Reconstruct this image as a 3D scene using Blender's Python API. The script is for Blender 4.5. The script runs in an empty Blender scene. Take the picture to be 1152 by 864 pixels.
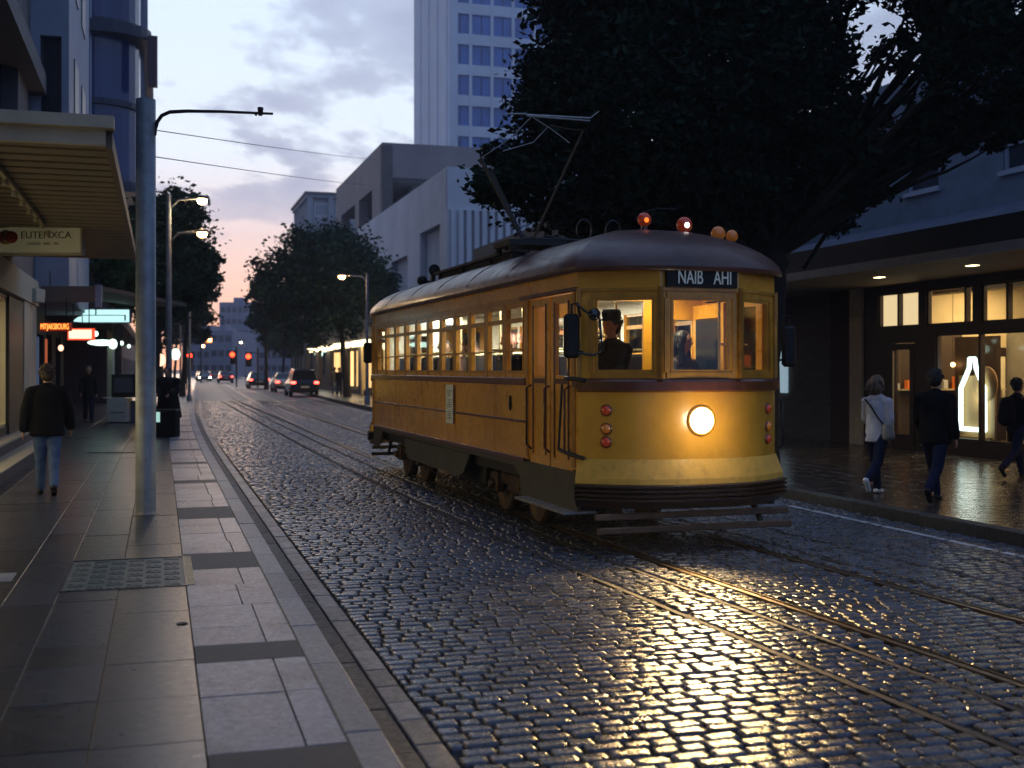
import bpy, bmesh, math, random
import numpy as np
from mathutils import Vector, Matrix
random.seed(7); rng = np.random.default_rng(11)
SC = bpy.context.scene; COL = SC.collection
F = 1320.0; CX = 576.0; HY = 415.0; HC = 1.75; PZ = 0.12   # photo focal length in px, horizon row, eye height, pavement height
rad = math.radians

# ------------------------------------------------------------------ helpers
class MB:
    def __init__(s): s.v = []; s.f = []; s.m = []; s.sm = []
    def add(s, vs, fs, mi=0, smooth=False):
        b = len(s.v); s.v += [tuple(v) for v in vs]
        for f in fs: s.f.append([b+i for i in f]); s.m.append(mi); s.sm.append(smooth)
    def box(s, x0, x1, y0, y1, z0, z1, mi=0, bev=0.0):
        x0, x1 = min(x0,x1), max(x0,x1); y0, y1 = min(y0,y1), max(y0,y1); z0, z1 = min(z0,z1), max(z0,z1)
        b = min(bev, (x1-x0)*.45, (y1-y0)*.45, (z1-z0)*.45)
        if b <= 0:
            vs = [(x,y,z) for z in (z0,z1) for y in (y0,y1) for x in (x0,x1)]
            s.add(vs, [(0,2,3,1),(4,5,7,6),(0,1,5,4),(2,6,7,3),(0,4,6,2),(1,3,7,5)], mi); return
        vs = []
        for ax in range(3):
            for z in (0,1):
                for y in (0,1):
                    for x in (0,1):
                        c = [ (x0,x1)[x], (y0,y1)[y], (z0,z1)[z] ]
                        sg = [1-2*x, 1-2*y, 1-2*z]
                        for k in range(3):
                            if k != ax: c[k] += sg[k]*b
                        vs.append(tuple(c))
        I = lambda ax,x,y,z: ax*8+z*4+y*2+x
        fs = [(I(0,0,0,0),I(0,0,0,1),I(0,0,1,1),I(0,0,1,0)),(I(0,1,0,0),I(0,1,1,0),I(0,1,1,1),I(0,1,0,1)),
              (I(1,0,0,0),I(1,1,0,0),I(1,1,0,1),I(1,0,0,1)),(I(1,0,1,0),I(1,0,1,1),I(1,1,1,1),I(1,1,1,0)),
              (I(2,0,0,0),I(2,0,1,0),I(2,1,1,0),I(2,1,0,0)),(I(2,0,0,1),I(2,1,0,1),I(2,1,1,1),I(2,0,1,1))]
        for x in (0,1):
            for y in (0,1): fs.append((I(0,x,y,0),I(0,x,y,1),I(1,x,y,1),I(1,x,y,0)))
        for x in (0,1):
            for z in (0,1): fs.append((I(0,x,0,z),I(0,x,1,z),I(2,x,1,z),I(2,x,0,z)))
        for y in (0,1):
            for z in (0,1): fs.append((I(1,0,y,z),I(1,1,y,z),I(2,1,y,z),I(2,0,y,z)))
        for x in (0,1):
            for y in (0,1):
                for z in (0,1): fs.append((I(0,x,y,z),I(1,x,y,z),I(2,x,y,z)))
        s.add(vs, fs, mi)
    def obox(s, c, ax, ay, az, mi=0):
        c, ax, ay, az = map(Vector, (c, ax, ay, az))
        vs = [c + ax*x + ay*y + az*z for z in (-1,1) for y in (-1,1) for x in (-1,1)]
        s.add(vs, [(0,2,3,1),(4,5,7,6),(0,1,5,4),(2,6,7,3),(0,4,6,2),(1,3,7,5)], mi)
    def beam(s, p0, p1, w, h, mi=0, up=(0,0,1)):
        p0, p1 = Vector(p0), Vector(p1); d = p1-p0; L = d.length
        if L < 1e-6: return
        d /= L; up = Vector(up)
        if abs(d.dot(up)) > .98: up = Vector((1,0,0))
        r = d.cross(up).normalized(); u = r.cross(d).normalized()
        s.obox((p0+p1)/2, r*w/2, d*L/2, u*h/2, mi)
    def tube(s, pts, r, seg=8, mi=0, smooth=True, cap=True):
        pts = [Vector(p) for p in pts]; n = len(pts)
        rs = r if isinstance(r, (list,tuple)) else [r]*n
        vs = []; prev = None
        for i in range(n):
            d = (pts[min(i+1,n-1)]-pts[max(i-1,0)]).normalized()
            if prev is None:
                a = Vector((0,0,1)) if abs(d.z) < .9 else Vector((1,0,0)); u = d.cross(a).normalized()
            else:
                u = (prev - d*prev.dot(d)).normalized()
            prev = u; w = d.cross(u)
            for k in range(seg):
                t = 2*math.pi*k/seg; vs.append(pts[i]+(u*math.cos(t)+w*math.sin(t))*rs[i])
        fs = []
        for i in range(n-1):
            for k in range(seg):
                k2 = (k+1) % seg; fs.append((i*seg+k, i*seg+k2, (i+1)*seg+k2, (i+1)*seg+k))
        s.add(vs, fs, mi, smooth)
        if cap:
            s.add(vs[:seg], [tuple(reversed(range(seg)))], mi); s.add(vs[-seg:], [tuple(range(seg))], mi)
    def lathe(s, prof, c, ax=(0,0,1), seg=16, mi=0, smooth=True):
        # prof: (radius, height) list along ax from centre c
        c = Vector(c); ax = Vector(ax).normalized()
        a = Vector((0,0,1)) if abs(ax.z) < .9 else Vector((1,0,0)); u = ax.cross(a).normalized(); w = ax.cross(u)
        vs = []
        for r, h in prof:
            for k in range(seg):
                t = 2*math.pi*k/seg; vs.append(c+ax*h+(u*math.cos(t)+w*math.sin(t))*r)
        fs = []
        for i in range(len(prof)-1):
            for k in range(seg):
                k2 = (k+1) % seg; fs.append((i*seg+k, i*seg+k2, (i+1)*seg+k2, (i+1)*seg+k))
        s.add(vs, fs, mi, smooth)
        if prof[0][0] > 1e-4: s.add(vs[:seg], [tuple(reversed(range(seg)))], mi)
        if prof[-1][0] > 1e-4: s.add(vs[-seg:], [tuple(range(seg))], mi)
    def ell(s, c, r, seg=14, rings=8, mi=0, rot=None):
        c = Vector(c); vs = []; fs = []
        for i in range(rings+1):
            ph = math.pi*i/rings
            for k in range(seg):
                t = 2*math.pi*k/seg
                p = Vector((r[0]*math.sin(ph)*math.cos(t), r[1]*math.sin(ph)*math.sin(t), r[2]*math.cos(ph)))
                if rot: p = rot @ p
                vs.append(c+p)
        for i in range(rings):
            for k in range(seg):
                k2 = (k+1) % seg; fs.append((i*seg+k, (i+1)*seg+k, (i+1)*seg+k2, i*seg+k2))
        s.add(vs, fs, mi, True)
    def prism(s, poly, z0, z1, mi=0, caps=True):
        n = len(poly)
        vs = [(p[0],p[1],z0) for p in poly]+[(p[0],p[1],z1) for p in poly]
        fs = [(i,(i+1)%n,n+(i+1)%n,n+i) for i in range(n)]
        if caps: fs += [tuple(reversed(range(n))), tuple(range(n,2*n))]
        s.add(vs, fs, mi)
    def holed(s, p0, p1, z0, z1, holes, th=.05, mi=0):
        """wall panel from p0 to p1 (plan points), outer face on the left... offset th to the right of p0->p1 ; holes (u0,u1,za,zb)"""
        p0, p1 = Vector((p0[0],p0[1],0)), Vector((p1[0],p1[1],0)); L = (p1-p0).length; d = (p1-p0)/L
        n = Vector((d.y,-d.x,0))*th
        us = sorted(set([0,L]+[min(max(h[k],0),L) for h in holes for k in (0,1)]))
        zs = sorted(set([z0,z1]+[min(max(h[k],z0),z1) for h in holes for k in (2,3)]))
        U, Z = len(us)-1, len(zs)-1
        def solid(i,j):
            if i<0 or j<0 or i>=U or j>=Z: return False
            u = (us[i]+us[i+1])/2; z = (zs[j]+zs[j+1])/2
            return not any(h[0]<u<h[1] and h[2]<z<h[3] for h in holes)
        P = lambda u,z,k: p0+d*u+Vector((0,0,z))+(n if k else Vector((0,0,0)))
        for i in range(U):
            for j in range(Z):
                if not solid(i,j): continue
                a,b,c,e = us[i],us[i+1],zs[j],zs[j+1]
                s.add([P(a,c,0),P(b,c,0),P(b,e,0),P(a,e,0)], [(0,3,2,1)], mi)
                s.add([P(a,c,1),P(b,c,1),P(b,e,1),P(a,e,1)], [(0,1,2,3)], mi)
                if not solid(i-1,j): s.add([P(a,c,0),P(a,e,0),P(a,e,1),P(a,c,1)], [(0,1,2,3)], mi)
                if not solid(i+1,j): s.add([P(b,c,0),P(b,e,0),P(b,e,1),P(b,c,1)], [(0,3,2,1)], mi)
                if not solid(i,j-1): s.add([P(a,c,0),P(b,c,0),P(b,c,1),P(a,c,1)], [(0,3,2,1)], mi)
                if not solid(i,j+1): s.add([P(a,e,0),P(b,e,0),P(b,e,1),P(a,e,1)], [(0,1,2,3)], mi)
    def build(s, name, mats, parent=None, bevel=0, fix=False, loc=None):
        me = bpy.data.meshes.new(name); me.from_pydata(s.v, [], s.f)
        for m in (mats if isinstance(mats,(list,tuple)) else [mats]): me.materials.append(m)
        me.polygons.foreach_set('material_index', s.m); me.polygons.foreach_set('use_smooth', s.sm)
        if fix:
            bm = bmesh.new(); bm.from_mesh(me); bmesh.ops.remove_doubles(bm, verts=bm.verts, dist=1e-5); bmesh.ops.recalc_face_normals(bm, faces=bm.faces); bm.to_mesh(me); bm.free()
        me.update()
        o = bpy.data.objects.new(name, me); COL.objects.link(o)
        if parent: o.parent = parent
        if loc is not None: o.location = loc
        if bevel:
            b = o.modifiers.new('bevel','BEVEL'); b.width = bevel; b.segments = 2; b.limit_method = 'ANGLE'; b.angle_limit = rad(50)
        return o
def quick(name, m, parent, *boxes, bev=0.0):
    mb = MB()
    for b in boxes: mb.box(*b, bev=bev)
    return mb.build(name, m, parent)
def npmesh(name, v, f, mats, smooth=False, parent=None, attr=None):
    me = bpy.data.meshes.new(name); nv, nf, k = len(v), len(f), f.shape[1]
    me.vertices.add(nv); me.vertices.foreach_set('co', np.asarray(v, np.float32).ravel())
    me.loops.add(nf*k); me.loops.foreach_set('vertex_index', np.asarray(f, np.int32).ravel())
    me.polygons.add(nf); me.polygons.foreach_set('loop_start', np.arange(nf, dtype=np.int32)*k)
    me.polygons.foreach_set('use_smooth', np.full(nf, smooth))
    me.materials.append(mats)
    if attr is not None:
        a = me.attributes.new('tone','FLOAT','POINT'); a.data.foreach_set('value', np.asarray(attr, np.float32))
    me.update(calc_edges=True); me.validate()
    o = bpy.data.objects.new(name, me); COL.objects.link(o)
    if parent: o.parent = parent
    return o
def thing(name, label, cat, loc=(0,0,0), rz=0, group=None):
    o = bpy.data.objects.new(name, None); COL.objects.link(o); o.empty_display_size = .3
    o.location = loc; o.rotation_euler = (0,0,rz); return tag(o, label, cat, group)
def tag(o, label, cat, group=None):
    o['label'] = label; o['category'] = cat
    if group: o['group'] = group
    return o
def struct(o): o['kind'] = 'structure'; return o
def kids(o): return [c for c in COL.objects if c.parent == o]
def copy_tree(o, parent=None, top=True):
    c = o.copy(); COL.objects.link(c)
    if parent: c.parent = parent
    for k in kids(o): copy_tree(k, c, False)
    return c
def text_obj(name, txt, size, m, parent, loc, rot, sx=1.0, ext=.004, align='CENTER'):
    cu = bpy.data.curves.new(name, 'FONT'); cu.body = txt; cu.size = size; cu.extrude = ext; cu.align_x = align; cu.align_y = 'CENTER'
    t = bpy.data.objects.new('tmp', cu); COL.objects.link(t)
    dg = bpy.context.evaluated_depsgraph_get(); me = bpy.data.meshes.new_from_object(t.evaluated_get(dg))
    bpy.data.objects.remove(t); me.materials.clear(); me.materials.append(m)
    o = bpy.data.objects.new(name, me); COL.objects.link(o); o.parent = parent; o.location = loc; o.rotation_euler = rot; o.scale = (sx,1,1)
    return o

# street frame: s runs up the street, t across it (0 = left kerb)
RX, RY, DX, DY = .9578, .2873, -.2873, .9578
SROT = math.atan2(.2873, .9578)
def bend(s):
    return 0 if s < 22 else (.015*(s-22)**2/30 if s < 52 else .45+.030*(s-52))
def SP(s, t, z=0.0):
    t = t + bend(s); return (1.0+DX*s+RX*t, DY*s+RY*t, z)
def ST(x, y): return (DX*(x-1)+DY*y, RX*(x-1)+RY*y)
def S_AT(px, t):
    k = (px-CX)/F; z = (t+.958)/(.9578*k+.2873); return DX*(k*z-1)+DY*z
def IMG(px, py, h=0.0):
    z = F*(HC-h)/(py-HY); return ((px-CX)/F*z, z, h)
def PT(px, py, z): return ((px-CX)/F*z, z, HC+(HY-py)/F*z)
# ------------------------------------------------------------------ materials
def mat(name, col, rough=.6, metal=0.0, var=.0, vscale=8.0, bump=.0, bscale=40.0, emit=None, es=0.0, spec=.5, rvar=0.0, coat=0.0, dirt=None, ds=2.0, tone=0.0, rnd=0.0):
    m = bpy.data.materials.new(name); m.use_nodes = True; nt = m.node_tree; N = nt.nodes; L = nt.links
    b = N['Principled BSDF']; b.inputs['Roughness'].default_value = rough; b.inputs['Metallic'].default_value = metal
    b.inputs['Specular IOR Level'].default_value = spec; b.inputs['Coat Weight'].default_value = coat; b.inputs['Coat Roughness'].default_value = .15
    b.inputs['Base Color'].default_value = (*col,1)
    tc = N.new('ShaderNodeTexCoord')
    src = None
    if var or tone or rnd or dirt:
        rgb = N.new('ShaderNodeRGB'); rgb.outputs[0].default_value = (*col,1); src = rgb.outputs[0]
    def scale_by(src, fac):
        vm = N.new('ShaderNodeVectorMath'); vm.operation = 'SCALE'; L.new(src, vm.inputs[0]); L.new(fac, vm.inputs['Scale']); return vm.outputs[0]
    def rng_(inp, a, c, lo=0.0, hi=1.0):
        mr = N.new('ShaderNodeMapRange'); L.new(inp, mr.inputs[0]); mr.inputs[1].default_value = lo; mr.inputs[2].default_value = hi
        mr.inputs[3].default_value = a; mr.inputs[4].default_value = c; return mr.outputs[0]
    def noise(sc, det=5):
        n = N.new('ShaderNodeTexNoise'); n.inputs['Scale'].default_value = sc; n.inputs['Detail'].default_value = det
        n.inputs['Roughness'].default_value = .6; L.new(tc.outputs['Object'], n.inputs['Vector']); return n.outputs['Fac']
    if var: src = scale_by(src, rng_(noise(vscale), 1-var, 1+var, .3, .7))
    if tone:
        at = N.new('ShaderNodeAttribute'); at.attribute_name = 'tone'; src = scale_by(src, rng_(at.outputs['Fac'], 1-tone, 1+tone))
    if dirt:
        mx = N.new('ShaderNodeMix'); mx.data_type = 'RGBA'; L.new(rng_(noise(ds, 8), 0, .85, .5, .72), mx.inputs[0]); L.new(src, mx.inputs[6]); mx.inputs[7].default_value = (*dirt,1); src = mx.outputs[2]
    if src is not None: L.new(src, b.inputs['Base Color'])
    if rvar: L.new(rng_(noise(vscale*1.7+1), max(.03,rough-rvar), min(1,rough+rvar), .3, .7), b.inputs['Roughness'])
    if bump:
        bp = N.new('ShaderNodeBump'); bp.inputs['Strength'].default_value = bump; bp.inputs['Distance'].default_value = .02
        L.new(noise(bscale, 6), bp.inputs['Height']); L.new(bp.outputs[0], b.inputs['Normal'])
    if emit: b.inputs['Emission Color'].default_value = (*emit,1); b.inputs['Emission Strength'].default_value = es
    return m
def glass(name, tint=(.9,.95,.95), refl=1.0, ior=1.5):
    m = bpy.data.materials.new(name); m.use_nodes = True; nt = m.node_tree; N = nt.nodes; L = nt.links
    for n in list(N): N.remove(n)
    o = N.new('ShaderNodeOutputMaterial'); mx = N.new('ShaderNodeMixShader'); lw = N.new('ShaderNodeLayerWeight'); lw.inputs[0].default_value = .5; pw = N.new('ShaderNodeMath'); pw.operation = 'POWER'; pw.inputs[1].default_value = 4.0; L.new(lw.outputs['Facing'], pw.inputs[0]); fr = N.new('ShaderNodeMapRange'); L.new(pw.outputs[0], fr.inputs[0]); fr.inputs[3].default_value = .05; fr.inputs[4].default_value = .9
    t = N.new('ShaderNodeBsdfTransparent'); t.inputs[0].default_value = (*tint,1)
    g = N.new('ShaderNodeBsdfGlossy'); g.inputs['Roughness'].default_value = .03; g.inputs['Color'].default_value = (refl,refl,refl,1)
    L.new(fr.outputs[0], mx.inputs[0]); L.new(t.outputs[0], mx.inputs[1]); L.new(g.outputs[0], mx.inputs[2]); L.new(mx.outputs[0], o.inputs[0])
    return m
def emis(name, col, s):
    m = mat(name, (0.02,0.02,0.02), emit=col, es=s); return m
M = {}
M['cobble'] = mat('granite_sett', (.058,.066,.086), .27, var=.45, vscale=14, bump=.3, bscale=34, tone=.55, rvar=.09, dirt=(.030,.034,.042), ds=.7, spec=.6)
M['joint'] = mat('dark_joint', (.016,.016,.017), .75, var=.4, vscale=30, bump=.6, bscale=60)
M['asphalt'] = mat('asphalt', (.035,.036,.04), .5, var=.3, vscale=14, bump=.5, bscale=160, rvar=.15)
M['gutter'] = mat('gutter_stone', (.026,.027,.031), .6, var=.4, vscale=10, bump=.5, bscale=90, tone=.4, rvar=.15)
M['drain'] = mat('channel_stone', (.12,.125,.14), .45, var=.35, vscale=12, bump=.5, bscale=80, tone=.35, rvar=.15)
M['kerb'] = mat('kerb_granite', (.21,.215,.235), .5, var=.25, vscale=30, bump=.4, bscale=120, tone=.18, rvar=.15)
M['slab'] = mat('pavement_slab', (.125,.137,.17), .38, var=.3, vscale=20, bump=.3, bscale=110, tone=.62, rvar=.16, dirt=(.04,.04,.042), ds=1.3)
M['slabdark'] = mat('pavement_dark_slab', (.024,.027,.038), .32, var=.3, vscale=9, bump=.06, bscale=60, tone=.55, rvar=.06, dirt=(.04,.037,.035), ds=1.1)
M['slabband'] = mat('charcoal_band_slab', (.019,.021,.027), .6, var=.3, vscale=20, bump=.3, bscale=90, tone=.2)
M['wetpave'] = mat('wet_brick_paving', (.04,.032,.03), .17, var=.35, vscale=5, bump=.2, bscale=16, tone=.35, rvar=.14)
M['rail'] = mat('rail_steel', (.13,.10,.075), .36, .8, var=.35, vscale=12, bump=.2, bscale=60)
M['paleline'] = mat('worn_pale_paint', (.6,.6,.62), .6, var=.3, vscale=9, dirt=(.07,.07,.075), ds=3)
M['raillip'] = mat('rail_concrete_edge', (.032,.033,.036), .8, var=.4, vscale=9, dirt=(.05,.05,.055), ds=3)
M['grate'] = mat('utility_cover', (.06,.085,.085), .45, .3, var=.35, vscale=14, bump=.5, bscale=50)
M['yelstone'] = mat('yellowish_stone', (.3,.24,.12), .55, var=.3, vscale=12)
M['ground'] = mat('far_ground', (.045,.045,.05), .7, var=.3, vscale=.5)
# tram
Y1 = (.84,.41,.035)
M['tramy'] = mat('tram_yellow_enamel', Y1, .3, var=.12, vscale=2.2, bump=.08, bscale=9, coat=.5, dirt=(.60,.27,.03), ds=.7, rvar=.08)
M['tramy2'] = mat('tram_apron_yellow', (.78,.45,.07), .38, var=.10, vscale=6, bump=.15, bscale=20, dirt=(.55,.31,.05), ds=13)
M['tramfr'] = mat('tram_varnished_frame', (.56,.26,.028), .35, var=.2, vscale=7, coat=.4, dirt=(.34,.15,.02), ds=4)
M['trambr'] = mat('tram_brown_rail', (.13,.038,.016), .32, var=.25, vscale=9, coat=.4)
M['roof'] = mat('tram_roof_maroon', (.115,.05,.038), .42, var=.3, vscale=3, bump=.15, bscale=7, coat=.12, rvar=.1, dirt=(.06,.035,.03), ds=1.2)
M['skirt'] = mat('tram_olive_skirt', (.075,.07,.045), .5, var=.3, vscale=6, bump=.2, bscale=20, dirt=(.035,.03,.022), ds=3)
M['under'] = mat('tram_underframe', (.018,.016,.015), .65, var=.3, vscale=10)
M['rust'] = mat('bogie_iron', (.09,.055,.03), .5, .5, var=.4, vscale=14, bump=.4)
M['bumper'] = mat('tram_bumper_maroon', (.02,.009,.008), .35, var=.2, coat=.4)
M['plank'] = mat('fender_plank', (.10,.062,.038), .55, var=.35, vscale=9, bump=.3, bscale=30)
M['stepm'] = mat('step_aluminium', (.4,.4,.4), .4, .7, var=.3, vscale=9)
M['black'] = mat('black_rubber', (.012,.012,.013), .5, var=.2, spec=.25)
M['blackgloss'] = mat('black_gloss', (.01,.01,.012), .15, coat=.5)
M['chrome'] = mat('bright_metal', (.5,.5,.5), .22, 1.0)
M['brass'] = mat('brass_pole', (.7,.6,.35), .28, .6)
M['cream'] = mat('cream_enamel', (.75,.68,.48), .4, var=.08)
M['seat'] = mat('navy_seat', (.01,.012,.03), .65, var=.3)
M['seatp'] = mat('purple_seat', (.1,.08,.22), .6, var=.2)
M['intfloor'] = mat('tram_floor', (.09,.06,.035), .6, var=.3)
M['amberglass'] = mat('amber_lamp_glass', (.55,.19,.03), .2, coat=.6, emit=(1,.3,.03), es=.05)
M['redglass'] = mat('red_lamp_glass', (.32,.035,.012), .2, coat=.6, emit=(1,.10,.02), es=.06)
M['amberlit'] = emis('amber_bulb_lit', (1,.2,.02), 1.4)
M['whitedot'] = emis('white_glass_highlight', (1,.8,.75), 4.0)
M['paper'] = mat('printed_notice', (.8,.85,.76), .6, var=.10, vscale=12)
M['ink'] = mat('ink', (.12,.12,.11), .7)
M['signtxt'] = mat('sign_lettering_pale', (.33,.38,.42), .5, emit=(.55,.68,.78), es=.10)
M['glass'] = glass('tram_window_glass', (.93,.95,.93))
M['shopglass'] = glass('shop_window_glass', (.92,.93,.9))
M['head'] = emis('headlight_lens', (1,.80,.50), 32.0)
M['ceil'] = emis('lit_ceiling_diffuser', (1,.90,.66), 3.0)
M['saloon'] = mat('saloon_cream_panel', (.86,.83,.73), .45, var=.08)
# buildings
M['stone'] = mat('grey_stone_facade', (.115,.12,.135), .75, var=.2, vscale=1.5, bump=.3, bscale=8, dirt=(.08,.085,.095), ds=.6)
M['pale'] = mat('pale_blue_render', (.27,.32,.41), .7, var=.12, vscale=1.2, bump=.15, bscale=10)
M['darkwin'] = mat('dark_window_glass', (.012,.018,.03), .12, coat=.3)
M['bluglass'] = mat('blue_curtain_glass', (.011,.03,.12), .18, var=.25, vscale=.5, coat=.5)
M['bluglass2'] = mat('tower_blue_glass', (.05,.15,.45), .15, var=.3, vscale=.25, coat=1.0)
M['navy'] = mat('navy_spandrel', (.012,.018,.045), .35)
M['fascia'] = mat('cream_fascia_metal', (.42,.38,.29), .5, var=.12, vscale=3)
M['slat'] = mat('brown_soffit_slat', (.19,.155,.10), .6, var=.2, vscale=5)
M['slatd'] = mat('brown_soffit_gap', (.07,.055,.035), .8)
M['creamcol'] = mat('cream_shop_column', (.5,.48,.36), .6, var=.1)
M['darkcol'] = mat('dark_shop_column', (.03,.025,.02), .5)
M['dark'] = mat('dark_wall', (.022,.022,.026), .7, var=.3, vscale=2)
M['conc'] = mat('pink_grey_concrete', (.27,.225,.21), .8, var=.15, vscale=.4, bump=.3, bscale=3)
M['conc2'] = mat('pale_concrete', (.60,.62,.66), .8, var=.12, vscale=.3, bump=.2, bscale=3)
M['conc3'] = mat('tower_concrete', (.68,.70,.76), .75, var=.08, vscale=.2)
M['stucco'] = mat('blue_grey_stucco', (.10,.14,.20), .85, var=.2, vscale=1.5, bump=.5, bscale=18, dirt=(.08,.11,.16), ds=.7)
M['roofmetal'] = mat('roof_sheet_metal', (.18,.2,.26), .4, .2, var=.2, vscale=3)
M['parapet'] = mat('dark_parapet', (.02,.02,.022), .7)
M['canfascia'] = mat('grey_canopy_edge', (.30,.28,.25), .6, var=.15)
M['soffit'] = mat('canopy_soffit', (.20,.145,.09), .7, var=.15, vscale=4)
M['timber'] = mat('dark_timber_frame', (.035,.018,.012), .4, var=.25)
M['pillar'] = mat('stone_pillar', (.55,.48,.36), .7, var=.15)
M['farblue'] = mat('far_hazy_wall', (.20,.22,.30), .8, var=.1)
M['aptwall'] = mat('apartment_wall', (.42,.42,.45), .8, var=.1)
M['white'] = mat('white_paint', (.7,.71,.7), .5, var=.06)
M['whitecab'] = mat('white_cabinet_enamel', (.38,.40,.42), .45, var=.08)
M['pole'] = mat('galvanised_pole', (.22,.25,.28), .48, .35, var=.25, vscale=5, bump=.1, bscale=30, dirt=(.16,.13,.10), ds=2)
M['poled'] = mat('dark_steel', (.03,.03,.034), .4, .5)
M['tan'] = mat('warm_interior_wall', (.64,.52,.30), .7, var=.12, vscale=1.5)
M['orange'] = mat('orange_banner', (.75,.16,.03), .6, var=.2, emit=(1,.2,.02), es=.25)
M['neon'] = emis('neon_tube_white', (.75,1,.95), 2.2)
M['lampw'] = emis('street_lamp_globe', (1,.72,.36), 26.0)
M['lampo'] = emis('street_lamp_orange', (1,.50,.18), 22.0)
M['warmlit'] = emis('warm_lit_panel', (1,.74,.38), 1.6)
M['redlit'] = emis('red_signal_lit', (1,.035,.01), 9.0)
M['orangelit'] = emis('orange_sign_lit', (1,.28,.05), 2.5)
M['salmon'] = emis('salmon_sign_lit', (1,.55,.35), 1.9)
M['teal'] = emis('teal_sign_lit', (.55,.95,.95), .95)
M['tealw'] = emis('pale_teal_lamp', (.7,1,.85), 2.2)
M['yellit'] = emis('yellow_side_lit', (1,.6,.12), 1.3)
M['tail'] = emis('tail_lamp_lit', (1,.06,.04), 10.0)
M['headw'] = emis('car_headlamp_lit', (1,.85,.6), 25.0)
M['blueglow'] = emis('blue_window_glow', (.2,.3,.6), .16)
M['redglow'] = emis('red_window_glow', (.9,.2,.08), .35)
M['bark'] = mat('dark_bark', (.018,.015,.012), .85, var=.4, vscale=8, bump=.8, bscale=18)
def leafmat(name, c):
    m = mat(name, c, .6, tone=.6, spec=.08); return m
M['leaf'] = leafmat('fig_leaf', (.013,.028,.018)); M['leafm'] = leafmat('street_leaf', (.028,.060,.032)); M['leaf2'] = leafmat('lamplit_leaf', (.05,.085,.035))  # leaf2: lamp light on one tree, put into a brighter leaf colour
# people
M['skin'] = mat('skin', (.38,.21,.14), .5, var=.08); M['brownhair'] = mat('brown_hair', (.05,.028,.016), .5, var=.3, vscale=40)
M['blond'] = mat('ash_blond_hair', (.13,.085,.06), .55, var=.5, vscale=60); M['blackhair'] = mat('black_hair', (.01,.01,.01), .45)
M['blackcloth'] = mat('black_cloth', (.007,.007,.009), .85, var=.3, vscale=7, spec=.12, bump=.9, bscale=11); M['jeans'] = mat('blue_denim', (.06,.11,.24), .8, var=.35, vscale=9, bump=.9, bscale=14)
M['darkjeans'] = mat('dark_denim', (.008,.012,.038), .85, var=.25, spec=.15); M['whitecloth'] = mat('pale_knit', (.50,.50,.57), .85, var=.12, bump=.9, bscale=12)
M['whiteshoe'] = mat('white_trainer', (.75,.75,.75), .5); M['greycloth'] = mat('grey_cloth', (.09,.09,.1), .8, var=.2)
M['bagm'] = mat('grey_bag', (.22,.22,.22), .6)

# ------------------------------------------------------------------ camera, sky, sun
cam = bpy.data.cameras.new('camera'); co = bpy.data.objects.new('camera', cam); COL.objects.link(co); SC.camera = co
co.location = (0,0,HC); co.rotation_euler = (rad(90),0,0); cam.sensor_width = 36; cam.lens = F/1152*36; cam.shift_y = -17/1152
cam.clip_end = 4000; cam.clip_start = .1
cam.dof.use_dof = True; cam.dof.focus_distance = 12.0; cam.dof.aperture_fstop = 2.0
w = bpy.data.worlds.new('World'); SC.world = w; w.use_nodes = True; nt = w.node_tree; N = nt.nodes; L = nt.links
bg = N['Background']; tc = N.new('ShaderNodeTexCoord'); sky = N.new('ShaderNodeTexSky'); sky.sky_type = 'NISHITA'; sky.sun_disc = False
sky.sun_elevation = rad(.5); sky.sun_rotation = math.atan2(-.27, 1.0)
sky.air_density = 1.2; sky.dust_density = 2.0
sep = N.new('ShaderNodeSeparateXYZ'); L.new(tc.outputs['Generated'], sep.inputs[0])
def ramp(inp, stops, interp='LINEAR'):
    r = N.new('ShaderNodeValToRGB'); L.new(inp, r.inputs[0]); e = r.color_ramp.elements; r.color_ramp.interpolation = interp
    while len(e) < len(stops): e.new(.5)
    for el, (p, c) in zip(e, stops): el.position = p; el.color = (*c,1)
    return r.outputs[0]
def mixc(f, a, b, mode='MIX'):
    m = N.new('ShaderNodeMix'); m.data_type = 'RGBA'; m.blend_type = mode
    for s_, i in ((f,0),(a,6),(b,7)):
        if isinstance(s_, (int,float)): m.inputs[i].default_value = s_
        elif isinstance(s_, tuple): m.inputs[i].default_value = (*s_,1)
        else: L.new(s_, m.inputs[i])
    return m.outputs[2]
def math_(op, a, b=0.0):
    m = N.new('ShaderNodeMath'); m.operation = op
    for s_, i in ((a,0),(b,1)):
        if isinstance(s_, (int,float)): m.inputs[i].default_value = s_
        else: L.new(s_, m.inputs[i])
    return m.outputs[0]
dt = N.new('ShaderNodeVectorMath'); dt.operation = 'DOT_PRODUCT'; L.new(tc.outputs['Generated'], dt.inputs[0]); dt.inputs[1].default_value = Vector((-.26,.966,0)).normalized()
west = ramp(dt.outputs['Value'], [(0,(0,0,0)),(.55,(.25,)*3),(.95,(1,)*3)])
bright = ramp(sep.outputs['Z'], [(0,(1.5,.66,.36)),(.05,(1.32,.78,.56)),(.11,(1.05,.84,.82)),(.18,(1.0,1.12,1.25)),(.33,(.80,.98,1.22)),(.7,(.50,.68,.98)),(1,(.34,.50,.78))])
dim = ramp(sep.outputs['Z'], [(0,(.14,.21,.40)),(.3,(.18,.28,.54)),(1,(.23,.37,.70))])
base = mixc(west, dim, bright)
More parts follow.
